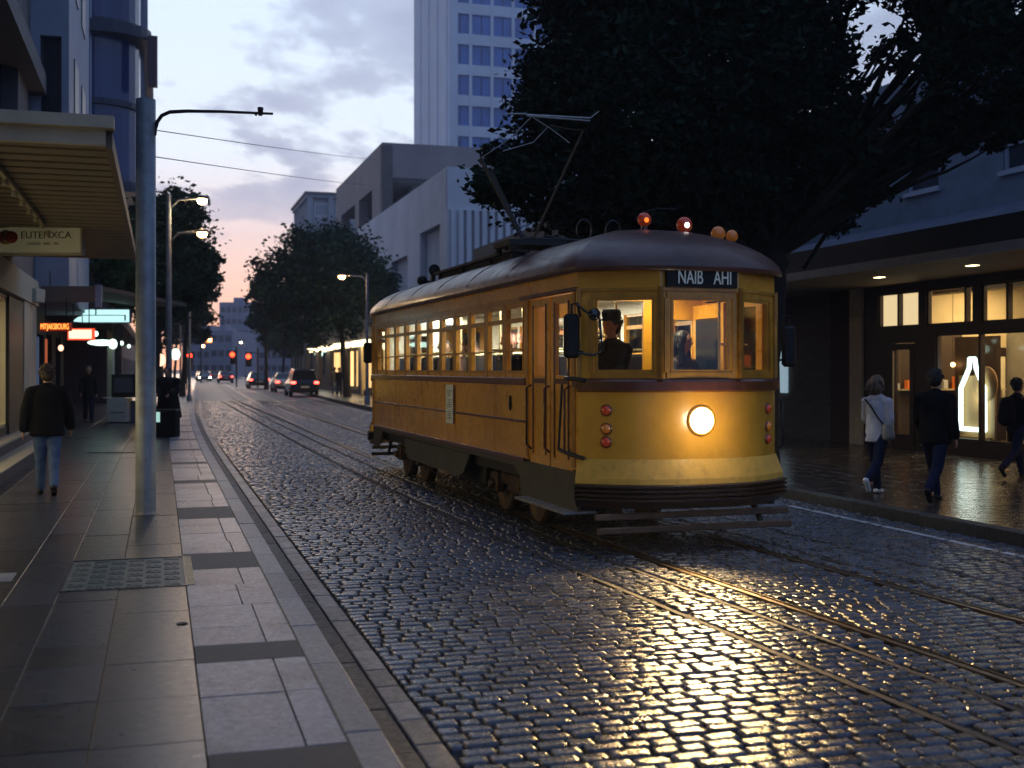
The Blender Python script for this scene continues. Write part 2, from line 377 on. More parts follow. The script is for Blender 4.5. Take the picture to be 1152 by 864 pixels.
# clouds: stretched noise on a plane overhead
dv = N.new('ShaderNodeVectorMath'); dv.operation = 'DIVIDE'; L.new(tc.outputs['Generated'], dv.inputs[0])
zz = math_('ADD', math_('MAXIMUM', sep.outputs['Z'], 0.0), .16); cb = N.new('ShaderNodeCombineXYZ')
for i in range(3): L.new(zz, cb.inputs[i])
L.new(cb.outputs[0], dv.inputs[1])
mp = N.new('ShaderNodeMapping'); L.new(dv.outputs[0], mp.inputs[0]); mp.inputs['Scale'].default_value = (1.5,1.0,1.0); mp.inputs['Location'].default_value = (3.1,1.7,0)
nz = N.new('ShaderNodeTexNoise'); L.new(mp.outputs[0], nz.inputs['Vector']); nz.inputs['Scale'].default_value = 1.9; nz.inputs['Detail'].default_value = 9; nz.inputs['Roughness'].default_value = .56
cl = ramp(nz.outputs['Fac'], [(.49,(0,)*3),(.56,(.75,)*3),(.68,(1,)*3)])
cloudc = mixc(west, (.15,.19,.30), (.40,.46,.66))
lowc = ramp(sep.outputs['Z'], [(0,(.0,)*3),(.09,(.3,)*3),(.16,(.95,)*3),(.30,(.85,)*3)])
f2 = mixc(1.0, cl, lowc, 'MULTIPLY')
base = mixc(f2, base, cloudc)
nis = mixc(1.0, sky.outputs[0], (.1,.1,.1), 'MULTIPLY')
tot = mixc(.12, base, nis)
L.new(tot, bg.inputs[0]); bg.inputs[1].default_value = 1.0
sun = bpy.data.lights.new('sun','SUN'); sun.energy = .25; sun.angle = rad(12); sun.color = (1,.72,.5); so = bpy.data.objects.new('sun', sun); COL.objects.link(so)
sd = Vector((-.26,.966,math.tan(rad(5)))); so.rotation_euler = sd.to_track_quat('Z','Y').to_euler()
SC.view_settings.view_transform = 'Standard'; SC.view_settings.look = 'None'; SC.view_settings.exposure = .3; SC.view_settings.gamma = 1
SC.cycles.use_denoising = True; SC.cycles.max_bounces = 6; SC.cycles.transparent_max_bounces = 12; SC.cycles.caustics_reflective = False; SC.cycles.sample_clamp_indirect = 3.0
def lamp(kind, loc, energy, col, size=.1, rot=None, spot=None, parent=None, name='lamp_light', blend=.5, sy=None):
    l = bpy.data.lights.new(name, kind); l.energy = energy; l.color = col
    if kind == 'AREA':
        l.size = size
        if sy: l.shape = 'RECTANGLE'; l.size_y = sy
    else: l.shadow_soft_size = size
    if spot: l.spot_size = spot; l.spot_blend = blend
    o = bpy.data.objects.new(name, l); COL.objects.link(o); o.location = loc
    if rot: o.rotation_euler = rot
    if parent: o.parent = parent
    return o
# ------------------------------------------------------------------ ground, road, pavements
def strip(name, m, t0, t1, z, s0, s1, step=1.0, tfun=None):
    v = []; f = []; n = max(2, int((s1-s0)/step)+1)
    for i in range(n):
        s = s0+(s1-s0)*i/(n-1); o = tfun(s) if tfun else 0
        v += [SP(s, t0+o, z), SP(s, t1+o, z)]
        if i: f.append((2*i-2, 2*i-1, 2*i+1, 2*i))
    return struct(npmesh(name, np.array(v), np.array(f), m))
g = MB(); g.add([(-900,-60,-.06),(900,-60,-.06),(900,1800,-.06),(-900,1800,-.06)], [(0,1,2,3)]); struct(g.build('ground', M['ground']))
TR = 7.2
strip('road', M['joint'], 0, TR, -.022, -12, 66)
strip('road', M['asphalt'], 0, TR+1.0, -.004, 66, 600, 4)
# tram rails as a gentle curve
def railt(s): return np.interp(s, [-8,5.65,10,14,18,22,34,60,600], [4.6,3.6,3.35,3.2,3.09,3.02,3.0,3.04,3.04])
G = 1.25
_e = MB(); _e.box(0,1,0,1,0,1)
v = []; f = []
def rail_strip(name, m, off, w, z0, z1, s0=-8, s1=420):
    ss = np.concatenate([np.arange(s0, 60, .5), np.arange(60, s1, 5.)])
    vs = []; fs = []
    for i, s in enumerate(ss):
        t = railt(s)+off
        vs += [SP(s,t-w/2,z0),SP(s,t-w/2,z1),SP(s,t+w/2,z1),SP(s,t+w/2,z0)]
        if i:
            a = 4*i-4; b = 4*i
            for k in range(3): fs.append((a+k,b+k,b+k+1,a+k+1))
    return struct(npmesh(name, np.array(vs), np.array(fs), m))
for off in (0, G):
    rail_strip('tram_rail', M['rail'], off, .045, -.05, .004)
    rail_strip('tram_rail', M['rail'], off+.065, .014, -.05, .003)
for off, w in ((-.35,.045),(-.85,.05),(G+.33,.04),(G+.9,.035)):
    rail_strip('track_edge_strip', M['raillip'], off, w, -.05, -.004)
strip('road_edge_line', M['paleline'], TR-.50, TR-.42, .004, -8, 300, 2)

# granite setts: one stone per joint cell, domed, each with its own tilt and tone
def setts(name, s0, s1, t0, t1, pitch, lmin, lmax, nu, nv, jit, m, z0=0.0, skip=None, rnd=1.0, gap=.019, dome=.011):
    rows = int((s1-s0)/pitch); cs = []; 
    for r in range(rows):
        s = s0+(r+.5)*pitch; t = t0-random.random()*lmax*.6
        while t < t1:
            l = random.uniform(lmin, lmax); a, b = max(t,t0), min(t+l,t1); t += l
            if b-a < .05: continue
            if skip:
                rt = float(railt(s)); bad = False
                for o, hw in ((.03,.065),(G+.03,.065),(-.35,.03),(-.85,.033),(G+.33,.028),(G+.9,.025)):
                    c = rt+o
                    if a < c+hw and b > c-hw:      # cut the stone at the rail
                        if c-hw-a > .05: cs.append((s, a, c-hw))
                        a = c+hw
                        if b-a < .05: bad = True; break
                if bad: continue
            cs.append((s,a,b))
    cs = np.array(cs); n = len(cs); print(name, n)
    u = np.linspace(0,1,nu+1); vv = np.linspace(0,1,nv+1)
    # grid with an outer skirt ring
    U = np.array([0,0,.045,.15,.5,.85,.955,1,1]) if nu > 2 else np.array([0,0,.12,.88,1,1]); V = np.array([0,0,.07,.22,.78,.93,1,1]) if nv > 2 else np.array([0,0,.2,.8,1,1])
    gu, gv = np.meshgrid(np.arange(len(U)), np.arange(len(V)), indexing='ij'); NU, NV = len(U), len(V)
    edge = (gu==0)|(gu==NU-1)|(gv==0)|(gv==NV-1)
    uu = U[gu].ravel(); wv = V[gv].ravel(); edge = edge.ravel()
    hl = (cs[:,2]-cs[:,1])/2; mid = (cs[:,1]+cs[:,2])/2
    K = len(uu)
    gp = gap*(.6+.8*rng.random((n,1)))
    T = mid[:,None]+(uu[None]*2-1)*(hl[:,None]-gp/2)
    hp = pitch/2-gp*.45
    S = cs[:,0][:,None]+(wv[None]*2-1)*hp*(1-.12*rng.random((n,1)))
    # shrink top a bit, dome
    a = np.abs(uu*2-1); b = np.abs(wv*2-1)
    d = np.clip((1-a)/.09,0,1)*np.clip((1-b)/.14,0,1); d = d*(.80+.20*(1-a**4)*(1-b**4))
    Z = z0-dome+dome*1.3*np.sqrt(d)[None]*(.7+.5*rng.random((n,1)))+(rng.random((n,1))-.5)*.005*rnd
    Z = Z+((uu*2-1)[None]*(rng.random((n,1))-.5)+(wv*2-1)[None]*(rng.random((n,1))-.5))*.0042*rnd+(rng.random((n,K))-.5)*jit*.35
    Z = np.where(edge[None], z0-.035, Z)
    T = T+(rng.random((n,K))-.5)*jit*1.6*(~edge)[None]; S = S+(rng.random((n,K))-.5)*jit*1.6*(~edge)[None]
    # round corners of the top
    cor = ((a>.99)&(b>.99))
    T = T-np.where(cor[None], np.sign(uu*2-1)[None]*.012, 0); S = S-np.where(cor[None], np.sign(wv*2-1)[None]*.010, 0)
    bs = np.vectorize(bend)(cs[:,0])[:,None]
    X = 1.0+DX*S+RX*(T+bs); Yy = DY*S+RY*(T+bs)
    v = np.stack([X,Yy,Z],-1).reshape(-1,3)
    q = []
    for i in range(NU-1):
        for j in range(NV-1): q.append((i*NV+j,(i+1)*NV+j,(i+1)*NV+j+1,i*NV+j+1))
    q = np.array(q); f = (np.arange(n)[:,None,None]*K+q[None]).reshape(-1,4)
    return struct(npmesh(name, v, f, m, smooth=True, attr=np.repeat(rng.random(n), K)))
setts('road_setts', 2.0, 15.0, .32, TR-.02, .114, .11, .215, 4, 3, .0022, M['cobble'], skip=True)
setts('road_setts', 15.0, 66.0, .32, TR-.02, .114, .11, .215, 2, 2, .002, M['cobble'], skip=True)
# kerb-side courses running along the street
def course(name, t0, t1, z, lmin, lmax, m, s0=-4, s1=70, gap=.008, depth=.05, bev=.006, tone=None):
    mb = []; s = s0; fs = []; vs = []; at = []
    while s < s1:
        l = random.uniform(lmin,lmax); a, b = s+gap/2, s+l-gap/2; s += l; k = len(vs)
        dz = random.uniform(-.003,.003)
        for (tt,ss,zz_) in ((t0,a,z-depth),(t1,a,z-depth),(t1,b,z-depth),(t0,b,z-depth),(t0,a,z-bev),(t1,a,z-bev),(t1,b,z-bev),(t0,b,z-bev),
                           (t0+bev,a+bev,z),(t1-bev,a+bev,z),(t1-bev,b-bev,z),(t0+bev,b-bev,z)):
            vs.append(SP(ss,tt,zz_+dz))
        for r in (0,4):
            for i in range(4): fs.append((k+r+i,k+r+(i+1)%4,k+r+4+(i+1)%4,k+r+4+i))
        fs.append((k+8,k+9,k+10,k+11)); at += [random.random()]*12
    return struct(npmesh(name, np.array(vs), np.array(fs), m, attr=at))
course('gutter', .004, .165, .0, .7, 1.1, M['gutter'])
course('drain_channel', .172, .305, .006, .28, .5, M['drain'])
course('kerb', -.17, 0.0, PZ+.004, .9, 1.3, M['kerb'], depth=.2, bev=.008)
course('kerb', TR, TR+.18, PZ+.004, .9, 1.3, M['gutter'], s1=95, depth=.2, bev=.008)
strip('kerb', M['kerb'], -.17, 0, PZ, 70, 400, 5); strip('kerb', M['kerb'], TR, TR+.18, PZ, 95, 400, 5)
# left pavement: bed + individual slabs
strip('pavement', M['joint'], -11, -.17, PZ-.012, -10, 30)
strip('pavement', M['slabdark'], -11, -.17, PZ-.002, 70, 400, 5)
strip('pavement', M['joint'], -14, -.17, PZ-.012, 30, 70)
def slabs(name, cells, m, z=PZ, gap=.006, depth=.03):
    vs = []; fs = []; at = []
    for (s0,s1,t0,t1,tone) in cells:
        k = len(vs); dz = random.uniform(-.0015,.0015); g = gap/2
        for zz_, e in ((z-depth,0),(z-.002,0),(z,.003)):
            for (tt,ss) in ((t0+g+e,s0+g+e),(t1-g-e,s0+g+e),(t1-g-e,s1-g-e),(t0+g+e,s1-g-e)): vs.append(SP(ss,tt,zz_+dz))
        for r in (0,4):
            for i in range(4): fs.append((k+r+i,k+r+(i+1)%4,k+r+4+(i+1)%4,k+r+4+i))
        fs.append((k+8,k+9,k+10,k+11)); at += [tone]*12
    return struct(npmesh(name, np.array(vs), np.array(fs), m, attr=at))
light, band, darks = [], [], []
seq = [3.0,3.9,4.75,5.4,6.3,7.0,7.42,7.9,8.6,9.4,10.15,11.0,11.7,12.3,12.9,13.5,14.6,15.3,16.0,16.8,17.6]
bands = {(3.9,4.75),(4.75,5.4),(7.0,7.42),(10.15,11.0),(13.5,14.6)}
s = -6.0
rows = []
while s < 3.0-.01: rows.append((s, s+.75, False)); s += .75
rows += [(a,b,(a,b) in bands) for a,b in zip(seq[:-1],seq[1:])]
s = 17.6; k = 0
while s < 70: L_ = .75 if k % 5 else .5; rows.append((s, s+L_, k % 5 == 0)); s += L_; k += 1
for a,b,isb in rows:
    cut = -.35+random.choice([0,0,-.06,.02])
    if isb: band.append((a,b,-.77,-.17,random.random()))
    else:
        if a > 5.3 or a < 4: light += [(a,b,-.77,cut,.55+.45*random.random()),(a,b,cut,-.17,.5+.5*random.random())]
        else: light += [(a,b,-1.0,-.55,.7),(a,b,-.55,-.17,.6)]
slabs('pavement_slabs', light, M['slab'])
slabs('pavement_band_slabs', band, M['slabband'])
cols = [-.77,-1.25,-1.66,-2.0,-2.9,-3.8,-4.8,-5.8,-6.8,-7.8,-8.8,-9.8,-10.8]
for ci,(tb,ta) in enumerate(zip(cols[:-1],cols[1:])):
    s = -6+random.random()*.5
    while s < 70:
        l = random.choice([.5,.75,.75,1.0,1.4]); a, b = s, s+l; s += l
        if ci < 2 and a < 10.88 and b > 9.45:      # leave room for the utility cover
            if 9.45-a > .1: darks.append((a,9.45,ta,tb,random.random()))
            if b-10.88 > .1: darks.append((10.88,b,ta,tb,random.random()))
            continue
        darks.append((a,b,ta,tb,random.random() if ci < 3 else random.random()*.8))
slabs('pavement_dark_slabs', darks, M['slabdark'])
slabs('pavement_pale_slab', [(10.0,10.4,-2.75,-2.05,.9),(10.15,10.72,-.14-.17,-.17-.005,1)][:1], M['slab'], z=PZ+.004)
slabs('pavement_yellow_strip', [(9.47,10.85,-.765,-.70,.5)], M['yelstone'], z=PZ+.003)
# utility cover plate
uc = thing('utility_cover', 'rectangular ribbed metal utility cover set in the near left pavement', 'cover', SP(9.46,-1.655,PZ), SROT)
mb = MB(); mb.box(0,.88,0,1.40,-.02,-.003); mb.build('plate', M['grate'], uc)
mb = MB()
for i in range(6):
    for j in range(11):
        x0 = .03+i*.14; y0 = .03+j*.123
        if (i+j) % 2: mb.box(x0,x0+.115,y0+.01,y0+.045,-.004,.003); mb.box(x0,x0+.115,y0+.065,y0+.10,-.004,.003)
        else: mb.box(x0+.01,x0+.04,y0,y0+.1,-.004,.003); mb.box(x0+.065,x0+.095,y0,y0+.1,-.004,.003)
mb.build('tread', M['grate'], uc)
mb = MB(); mb.box(-.02,0,-.02,1.42,-.02,.004); mb.box(.88,.9,-.02,1.42,-.02,.004); mb.box(0,.88,-.02,0,-.02,.004); mb.box(0,.88,1.4,1.42,-.02,.004); mb.build('frame', M['poled'], uc)
# right pavement: wet brick paving
strip('pavement', M['joint'], TR+.18, 16, PZ-.012, -12, 60)
strip('pavement', M['slabdark'], TR+.18, 13, PZ-.002, 60, 400, 5)
cells = []
s = -6.0
while s < 60:
    t = TR+.18+random.random()*.2-.3
    while t < 13.6:
        a, b = max(t,TR+.185), min(t+.4,13.6); t += .4
        if b-a > .04: cells.append((s,s+.2,a,b,random.random()))
    s += .2
slabs('pavement_paving', cells, M['wetpave'], gap=.005)
# ------------------------------------------------------------------ the tram
HL = 4.85; W2 = 1.065
A = Vector((.63,11.2,0)); FW = Vector((.3136,-.9496,0)); RT = Vector((.9496,.3136,0))
TC = A+RT*W2-FW*HL; TROT = math.atan2(-.3136,-.9496)
tram = thing('tram', 'old yellow tram with maroon roof and a glowing round headlight on the cobbled street', 'tram', TC, TROT)
TM = Matrix.Translation(TC) @ Matrix.Rotation(TROT,4,'Z'); TI = TM.inverted()
def TL(px, py, z): return TI @ Vector(PT(px,py,z))
def bow(x, off=0.0): # front curve, y at lateral x
    return HL+off+.46*(1-min(1,abs(x)/W2)**2.7)
FX = [W2*math.sin(math.pi/2*i/12) for i in range(-12,13)]
def bowstrip(mb, za, zb, offa, offb, sgn=1, mi=0, inner=False, wa=1.0):
    n = len(FX); vs = []
    for z,o in ((za,offa),(zb,offb)):
        for x in FX:
            xx = x+math.copysign(1,x)*o*.8*min(1,abs(x)/W2)**3; vs.append((xx, sgn*(bow(x)+o), z))
    fs = [(i,i+1,n+i+1,n+i) if sgn>0 else (i+1,i,n+i,n+i+1) for i in range(n-1)]
    mb.add(vs, [tuple(reversed(f)) for f in fs], mi, True)
wins = [(1.60+.71*i, 1.60+.71*i+.615, 1.70, 2.45) for i in range(11)]
door = (.14,1.44,.70,2.50)
FP = [(-W2,HL),(-.42,HL+.45),(.42,HL+.45),(W2,HL)]
FH = [[(.17,.73,1.72,2.42)], [(.11,.73,1.72,2.42)], [(.055,.62,1.72,2.42)]]
b = MB()
b.holed((W2,HL),(W2,-HL),.78,2.70,[door]+wins,.05)
b.holed((-W2,-HL),(-W2,HL),.78,2.70,[(2*HL-w[1],2*HL-w[0],w[2],w[3]) for w in wins]+[(2*HL-door[1],2*HL-door[0],door[2],door[3])],.05)
for k in range(3):
    b.holed(FP[k],FP[k+1],1.60,2.70,FH[k],.045)
    b.holed((-FP[k][0],-FP[k][1]),(-FP[k+1][0],-FP[k+1][1]),1.60,2.70,FH[k],.045)
for sg in (1,-1): bowstrip(b, .90,1.62, .005,.005, sg)
b.build('body', M['tramy'], tram)
for sg in (1,-1):
    b = MB(); bowstrip(b, .66,.72,.075,.07,sg); bowstrip(b,.72,.90,.07,.012,sg); b.build('apron', M['tramy2'], tram)
for sg in (1,-1):
    b = MB()
    for i in range(4):
        z = .50+.042*i
        bowstrip(b, z,z+.012,.075,.105,sg); bowstrip(b, z+.012,z+.030,.105,.105,sg); bowstrip(b, z+.030,z+.042,.105,.075,sg)
    bowstrip(b, .44,.50,.04,.075,sg)
    b.build('bumper', M['bumper'], tram)
# belt rail round the whole body, side mouldings
b = MB()
for x0,x1 in ((W2,W2+.035),(-W2-.035,-W2)): b.box(x0,x1,-HL,HL-1.5 if x0>0 else HL,1.575,1.655,bev=.01)
b.box(W2,W2+.02,HL-.12,HL,1.575,1.655,bev=.006)
for sg in (1,-1):
    bowstrip(b,1.53,1.545,.01,.045,sg); bowstrip(b,1.545,1.63,.045,.045,sg); bowstrip(b,1.63,1.65,.045,.03,sg); bowstrip(b,1.65,1.66,.03,.0,sg)
b.build('belt_rail', M['trambr'], tram)
b = MB()
for sx in (1,-1):
    for z,h,w_ in ((1.185,.018,.012),(.775,.03,.025)): b.box(sx*W2,sx*(W2+w_),-HL+.1,HL-1.55,z-h,z+h*.6,bev=.004)
b.build('side_moulding', M['trambr'], tram)
b = MB(); b.box(W2,W2+.06,HL-1.60,HL+.02,2.49,2.53,bev=.01); b.build('door_drip_rail', M['trambr'], tram)
b = MB()  # corner posts and window band pillars standing proud
for u in [1.5]+[w_[1]+.047 for w_ in wins]:
    b.box(W2,W2+.012,HL-u-.03,HL-u+.03,1.66,2.50,bev=.004); b.box(-W2-.012,-W2,HL-u-.03,HL-u+.03,1.66,2.50)
for sx in (1,-1):
    b.box(sx*W2,sx*(W2+.014),-HL+.06,HL-1.5,2.47,2.53,bev=.004); b.box(sx*W2,sx*(W2+.014),HL-1.50,HL-1.44,.80,2.48,bev=.004); b.box(sx*(W2),sx*(W2+.014),HL-.14,HL-.06,.8,2.48,bev=.004)
    b.box(sx*(W2),sx*(W2+.018),-HL+.0,-HL+.07,.8,2.68,bev=.004)
for k in range(3):
    for q in (FP[k],FP[k+1]): 
        for sg in (1,-1): b.tube([(sg*q[0],sg*q[1]*1.003,1.66),(sg*q[0],sg*q[1]*1.003,2.52)],.028,8)
b.build('window_pillars', M['tramfr'], tram)
def window_unit(cx, cy, ang, w_, z0, z1, bars, name='window', fw=.03):
    """window in a local frame: x along the wall, y outward normal"""
    e = bpy.data.objects.new
    fr = MB(); c, s_ = math.cos(ang), math.sin(ang)
    def tb(x0,x1,y0,y1,za,zb):
        mb_ = MB(); mb_.box(x0,x1,y0,y1,za,zb); vs = [(cx+x*c-y*s_, cy+x*s_+y*c, z) for x,y,z in mb_.v]; fr.add(vs, mb_.f)
    h = w_/2
    tb(-h,-h+fw,-.035,.008,z0,z1); tb(h-fw,h,-.035,.008,z0,z1); tb(-h+fw,h-fw,-.035,.008,z0,z0+fw); tb(-h+fw,h-fw,-.035,.008,z1-fw,z1)
    for (zb_,bh) in bars: tb(-h+fw,h-fw,-.032,.005,zb_-bh/2,zb_+bh/2)
    f = fr.build(name, M['tramfr'], tram)
    gl = MB(); hx = h-fw+.004; gl.add([(cx+x*c+.015*s_, cy+x*s_-.015*c, z) for x,z in ((-hx,z0+fw-.004),(hx,z0+fw-.004),(hx,z1-fw+.004),(-hx,z1-fw+.004))], [(0,1,2,3)])
    gl.build('pane', M['glass'], f)
    return f
for sx in (1,-1):
    for w_ in wins:
        window_unit(sx*W2, HL-(w_[0]+w_[1])/2, -sx*math.pi/2, .615,1.70,2.45,[(2.285,.05),(1.945,.018)])
for sg in (1,-1):
    for k in range(3):
        p0, p1 = Vector((FP[k][0],FP[k][1],0))*sg, Vector((FP[k+1][0],FP[k+1][1],0))*sg; p0.z=p1.z=0
        d = (p1-p0).normalized(); u = (FH[k][0][0]+FH[k][0][1])/2; c = p0+d*u; n = Vector((-d.y,d.x,0))
        # outward normal is the left of p0->p1
        window_unit(c.x, c.y, math.atan2(d.y,d.x), FH[k][0][1]-FH[k][0][0], 1.72,2.42, [], fw=.022)
        if sg > 0: # raised surround
            mb = MB(); a0 = p0+d*(FH[k][0][0]-.045); a1 = p0+d*(FH[k][0][1]+.045); o = n*.008
            mb.beam(a0+o+Vector((0,0,2.445)), a1+o+Vector((0,0,2.445)), .016,.05); mb.beam(a0+o+Vector((0,0,1.69)), a1+o+Vector((0,0,1.69)), .016,.055)
            for q in (a0,a1): mb.obox(q+o+Vector((0,0,2.067)), d*.022, n*.008, Vector((0,0,.35)))
            mb.build('window_surround', M['tramfr'], tram)
mb = MB(); 
for k in (0,1,2):
    a0 = Vector((FP[k][0],FP[k][1],2.50)); a1 = Vector((FP[k+1][0],FP[k+1][1],2.50)); d = (a1-a0).normalized(); n = Vector((-d.y,d.x,0))
    mb.beam(a0+n*.012, a1+n*.012, .024,.03)
mb.build('cornice_moulding', M['tramfr'], tram)
# roof
spine = 3.9; rings = []
outl = [(W2,y) for y in np.linspace(-HL,HL,22)]+[(x,bow(x)) for x in reversed(FX[1:-1])]
outl = outl+[(-x,-y) for x,y in outl]
NO = len(outl)
def roofz(a): return 2.715+.48*(1-a**2.15)**.64
vs = []
AS = [1.0,.985,.96,.92,.86,.78,.68,.56,.42,.28,.14,.0]
for a in AS:
    for x,y in outl:
        cy = max(-spine,min(spine,y)); dx, dy = x, y-cy; l = math.hypot(dx,dy); k = (l+.075)/l
        X, Yv = dx*k*a, cy+dy*k*a; vs.append((X,Yv,roofz(a)))
fs = [(i*NO+k,i*NO+(k+1)%NO,(i+1)*NO+(k+1)%NO,(i+1)*NO+k) for i in range(len(AS)-1) for k in range(NO)]
b = MB(); b.add(vs, fs, 0, True)
vs = []
for z,e in ((2.672,.05),(2.672,.075),(2.715,.078)):
    for x,y in outl:
        cy = max(-spine,min(spine,y)); dx, dy = x, y-cy; l = math.hypot(dx,dy); k = (l+e)/l; vs.append((dx*k,cy+dy*k,z))
b.add(vs, [(i*NO+k,i*NO+(k+1)%NO,(i+1)*NO+(k+1)%NO,(i+1)*NO+k) for i in range(2) for k in range(NO)], 0, True)
roofo = b.build('roof', M['roof'], tram, fix=True)
b = MB()
for y in (-3.6,-2.0,-.4,1.2,2.8): # roof seams
    pts = []
    for i in range(-12,13):
        a = abs(i)/12*.985; x = math.copysign(1,i)*a*(W2+.075); pts.append((x,y,roofz(a)+.002))
    b.tube(pts,.007,5)
b.build('roof_seams', M['roof'], roofo)
# ceiling, floor, inside
b = MB(); b.box(-W2+.05,W2-.05,-HL+.02,HL-.02,2.655,2.668); b.build('ceiling', M['saloon'], tram)
b = MB(); b.box(-W2+.05,W2-.05,-HL+.05,3.35,.80,.86); b.box(-W2+.05,W2-.05,3.35,HL+.1,.80,.86); b.build('floor', M['intfloor'], tram)
for i,y in enumerate((-3.6,-2.2,-.8,.6,2.0)):
    quick('ceiling_light', M['ceil'], tram, (-.14,.14,y-.42,y+.42,2.625,2.652))
quick('ceiling_light', M['ceil'], tram, (.30,.62,3.7,4.3,2.625,2.652))
for y in (-3.0,-.6,1.8): lamp('AREA',(0,y,2.60),62,(1,.92,.70),.4,parent=tram,name='saloon_light',sy=1.8)
lamp('AREA',(-.35,3.75,2.60),9,(1,.84,.56),.3,parent=tram,name='cab_light')
b = MB(); b.holed((-W2+.05,3.38),(W2-.05,3.38),.86,2.655,[(.12,.52,1.5,2.3),(.72,1.35,.9,2.5),(1.5,1.88,1.5,2.3)],.04); b.build('bulkhead', M['tramy'], tram)
for sx in (1,-1):
    b = MB()
    if sx > 0: b.holed((W2-.053,HL-1.5),(W2-.053,-HL+.1),.86,2.65,[(w_[0]-1.5,w_[1]-1.5,w_[2],w_[3]) for w_ in wins],.006)
    else: b.holed((-W2+.053,-HL+.1),(-W2+.053,HL-1.5),.86,2.65,[(2*HL-w_[1]-.1,2*HL-w_[0]-.1,w_[2],w_[3]) for w_ in wins],.006)
    b.build('inner_lining', M['saloon'], tram)
cd = quick('cab_door', M['tramy'], tram, (-.93,-.87,3.45,4.15,.9,2.45))
quick('pane', M['darkwin'], cd, (-.868,-.86,3.53,4.07,1.62,2.3)); 
b = MB(); b.holed((W2-.05,-3.9),(-W2+.05,-3.9),.86,2.655,[(.3,.75,1.4,2.3),(.95,1.7,.9,2.5)],.04); b.build('bulkhead', M['saloon'], tram)
def seat(x, y, f=1):
    mb = MB(); mb.box(x-.4,x+.4,y-.2,y+.2,1.22,1.30,bev=.03); mb.box(x-.4,x+.4,y-.24*f-.03,y-.24*f+.03,1.25,1.92,bev=.03)
    mb.box(x-.3,x-.26,y-.1,y+.1,.86,1.22); mb.box(x+.26,x+.3,y-.1,y+.1,.86,1.22)
    o = mb.build('seat', M['seat'], tram); m2 = MB(); m2.tube([(x-.4,y-.24*f,1.9),(x-.38,y-.24*f,1.98),(x+.38,y-.24*f,1.98),(x+.4,y-.24*f,1.9)],.014,6); m2.build('grab_rail', M['brass'], o)
for i in range(8):
    y = 2.6-i*.82; seat(.58,y); seat(-.58,y)
for y in (2.9,1.3,-.4,-2.0,-3.6):
    for x in (.17,-.17):
        mb = MB(); mb.tube([(x,y,.86),(x,y,2.655)],.016,8); mb.build('grab_pole', M['brass'], tram)
mb = MB(); mb.tube([(.55,4.55,.86),(.55,4.55,1.6)],.03,8); mb.box(.3,.8,4.45,4.7,1.45,1.62,bev=.04); mb.build('control_stand', M['blackgloss'], tram)
mb = MB(); mb.tube([(.0,4.7,.86),(.0,4.7,2.65)],.014,8); mb.tube([(-.55,4.65,1.55),(-.55,4.65,2.65)],.014,8); mb.tube([(-.95,4.5,2.0),(-.55,4.65,2.0)],.012,8); mb.build('cab_pole', M['brass'], tram)
ds = MB(); ds.box(.1,.72,3.75,3.82,1.45,2.02,bev=.04); ds.box(.12,.7,3.78,4.2,1.40,1.50,bev=.04); ds.box(.36,.46,3.9,4.05,.86,1.42); dso = ds.build('driver_seat', M['seat'], tram)
mb = MB(); mb.tube([(.1,3.70,1.72),(.09,3.70,2.02),(.2,3.70,2.10),(.62,3.70,2.10),(.73,3.70,2.02),(.72,3.70,1.72)],.018,8); mb.build('grab_rail', M['brass'], dso)
# doors on both sides
for sx in (1,-1):
    X = sx*(W2-.03)
    for (u0,u1) in ((.16,.77),(.81,1.42)):
        y0, y1 = HL-u1, HL-u0
        mb = MB(); x0, x1 = X-.02, X+.02
        fw = .12
        mb.box(x0,x1,y0,y0+fw,.72,2.48); mb.box(x0,x1,y1-fw,y1,.72,2.48); mb.box(x0,x1,y0+fw,y1-fw,2.40,2.48); mb.box(x0,x1,y0+fw,y1-fw,1.54,1.68); mb.box(x0,x1,y0+fw,y1-fw,.72,.84); mb.box(x0+.008,x1-.008,y0+fw,y1-fw,.84,1.54)
        do = mb.build('door', M['tramy'], tram)
        mb = MB(); 
        for (a0,a1) in ((y0+fw-.025,y0+fw),(y1-fw,y1-fw+.025)): mb.box(X+sx*.02,X+sx*.03,a0,a1,.86,2.42)
        mb.box(X+sx*.02,X+sx*.03,y0+fw,y1-fw,1.60,1.65)
        mb.build('door_frame', M['trambr'], do)
        mb = MB(); mb.add([(X,y0+fw-.003,1.678),(X,y1-fw+.003,1.678),(X,y1-fw+.003,2.402),(X,y0+fw-.003,2.402)],[(0,1,2,3)]); mb.build('pane', M['glass'], do)
    for y in (HL-.79,HL-1.35,HL-.22):
        mb = MB(); xx = sx*(W2+.055); mb.tube([(sx*W2,y,1.58),(xx,y,1.55),(xx,y,.95),(sx*W2,y,.90)],.012,8); mb.build('door_handle', M['trambr'] if y > HL-1.3 else M['poled'], tram)
    st = MB(); st.box(sx*(W2-.2),sx*(W2+.14),HL-1.5,HL-.02,.36,.385); st.build('step', M['stepm'], tram)
    st = MB()
    for y in (HL-1.3,HL-.2): st.beam((sx*(W2-.1),y,.37),(sx*(W2-.1),y,.6),.03,.03)
    st.build('step_bracket', M['under'], tram)
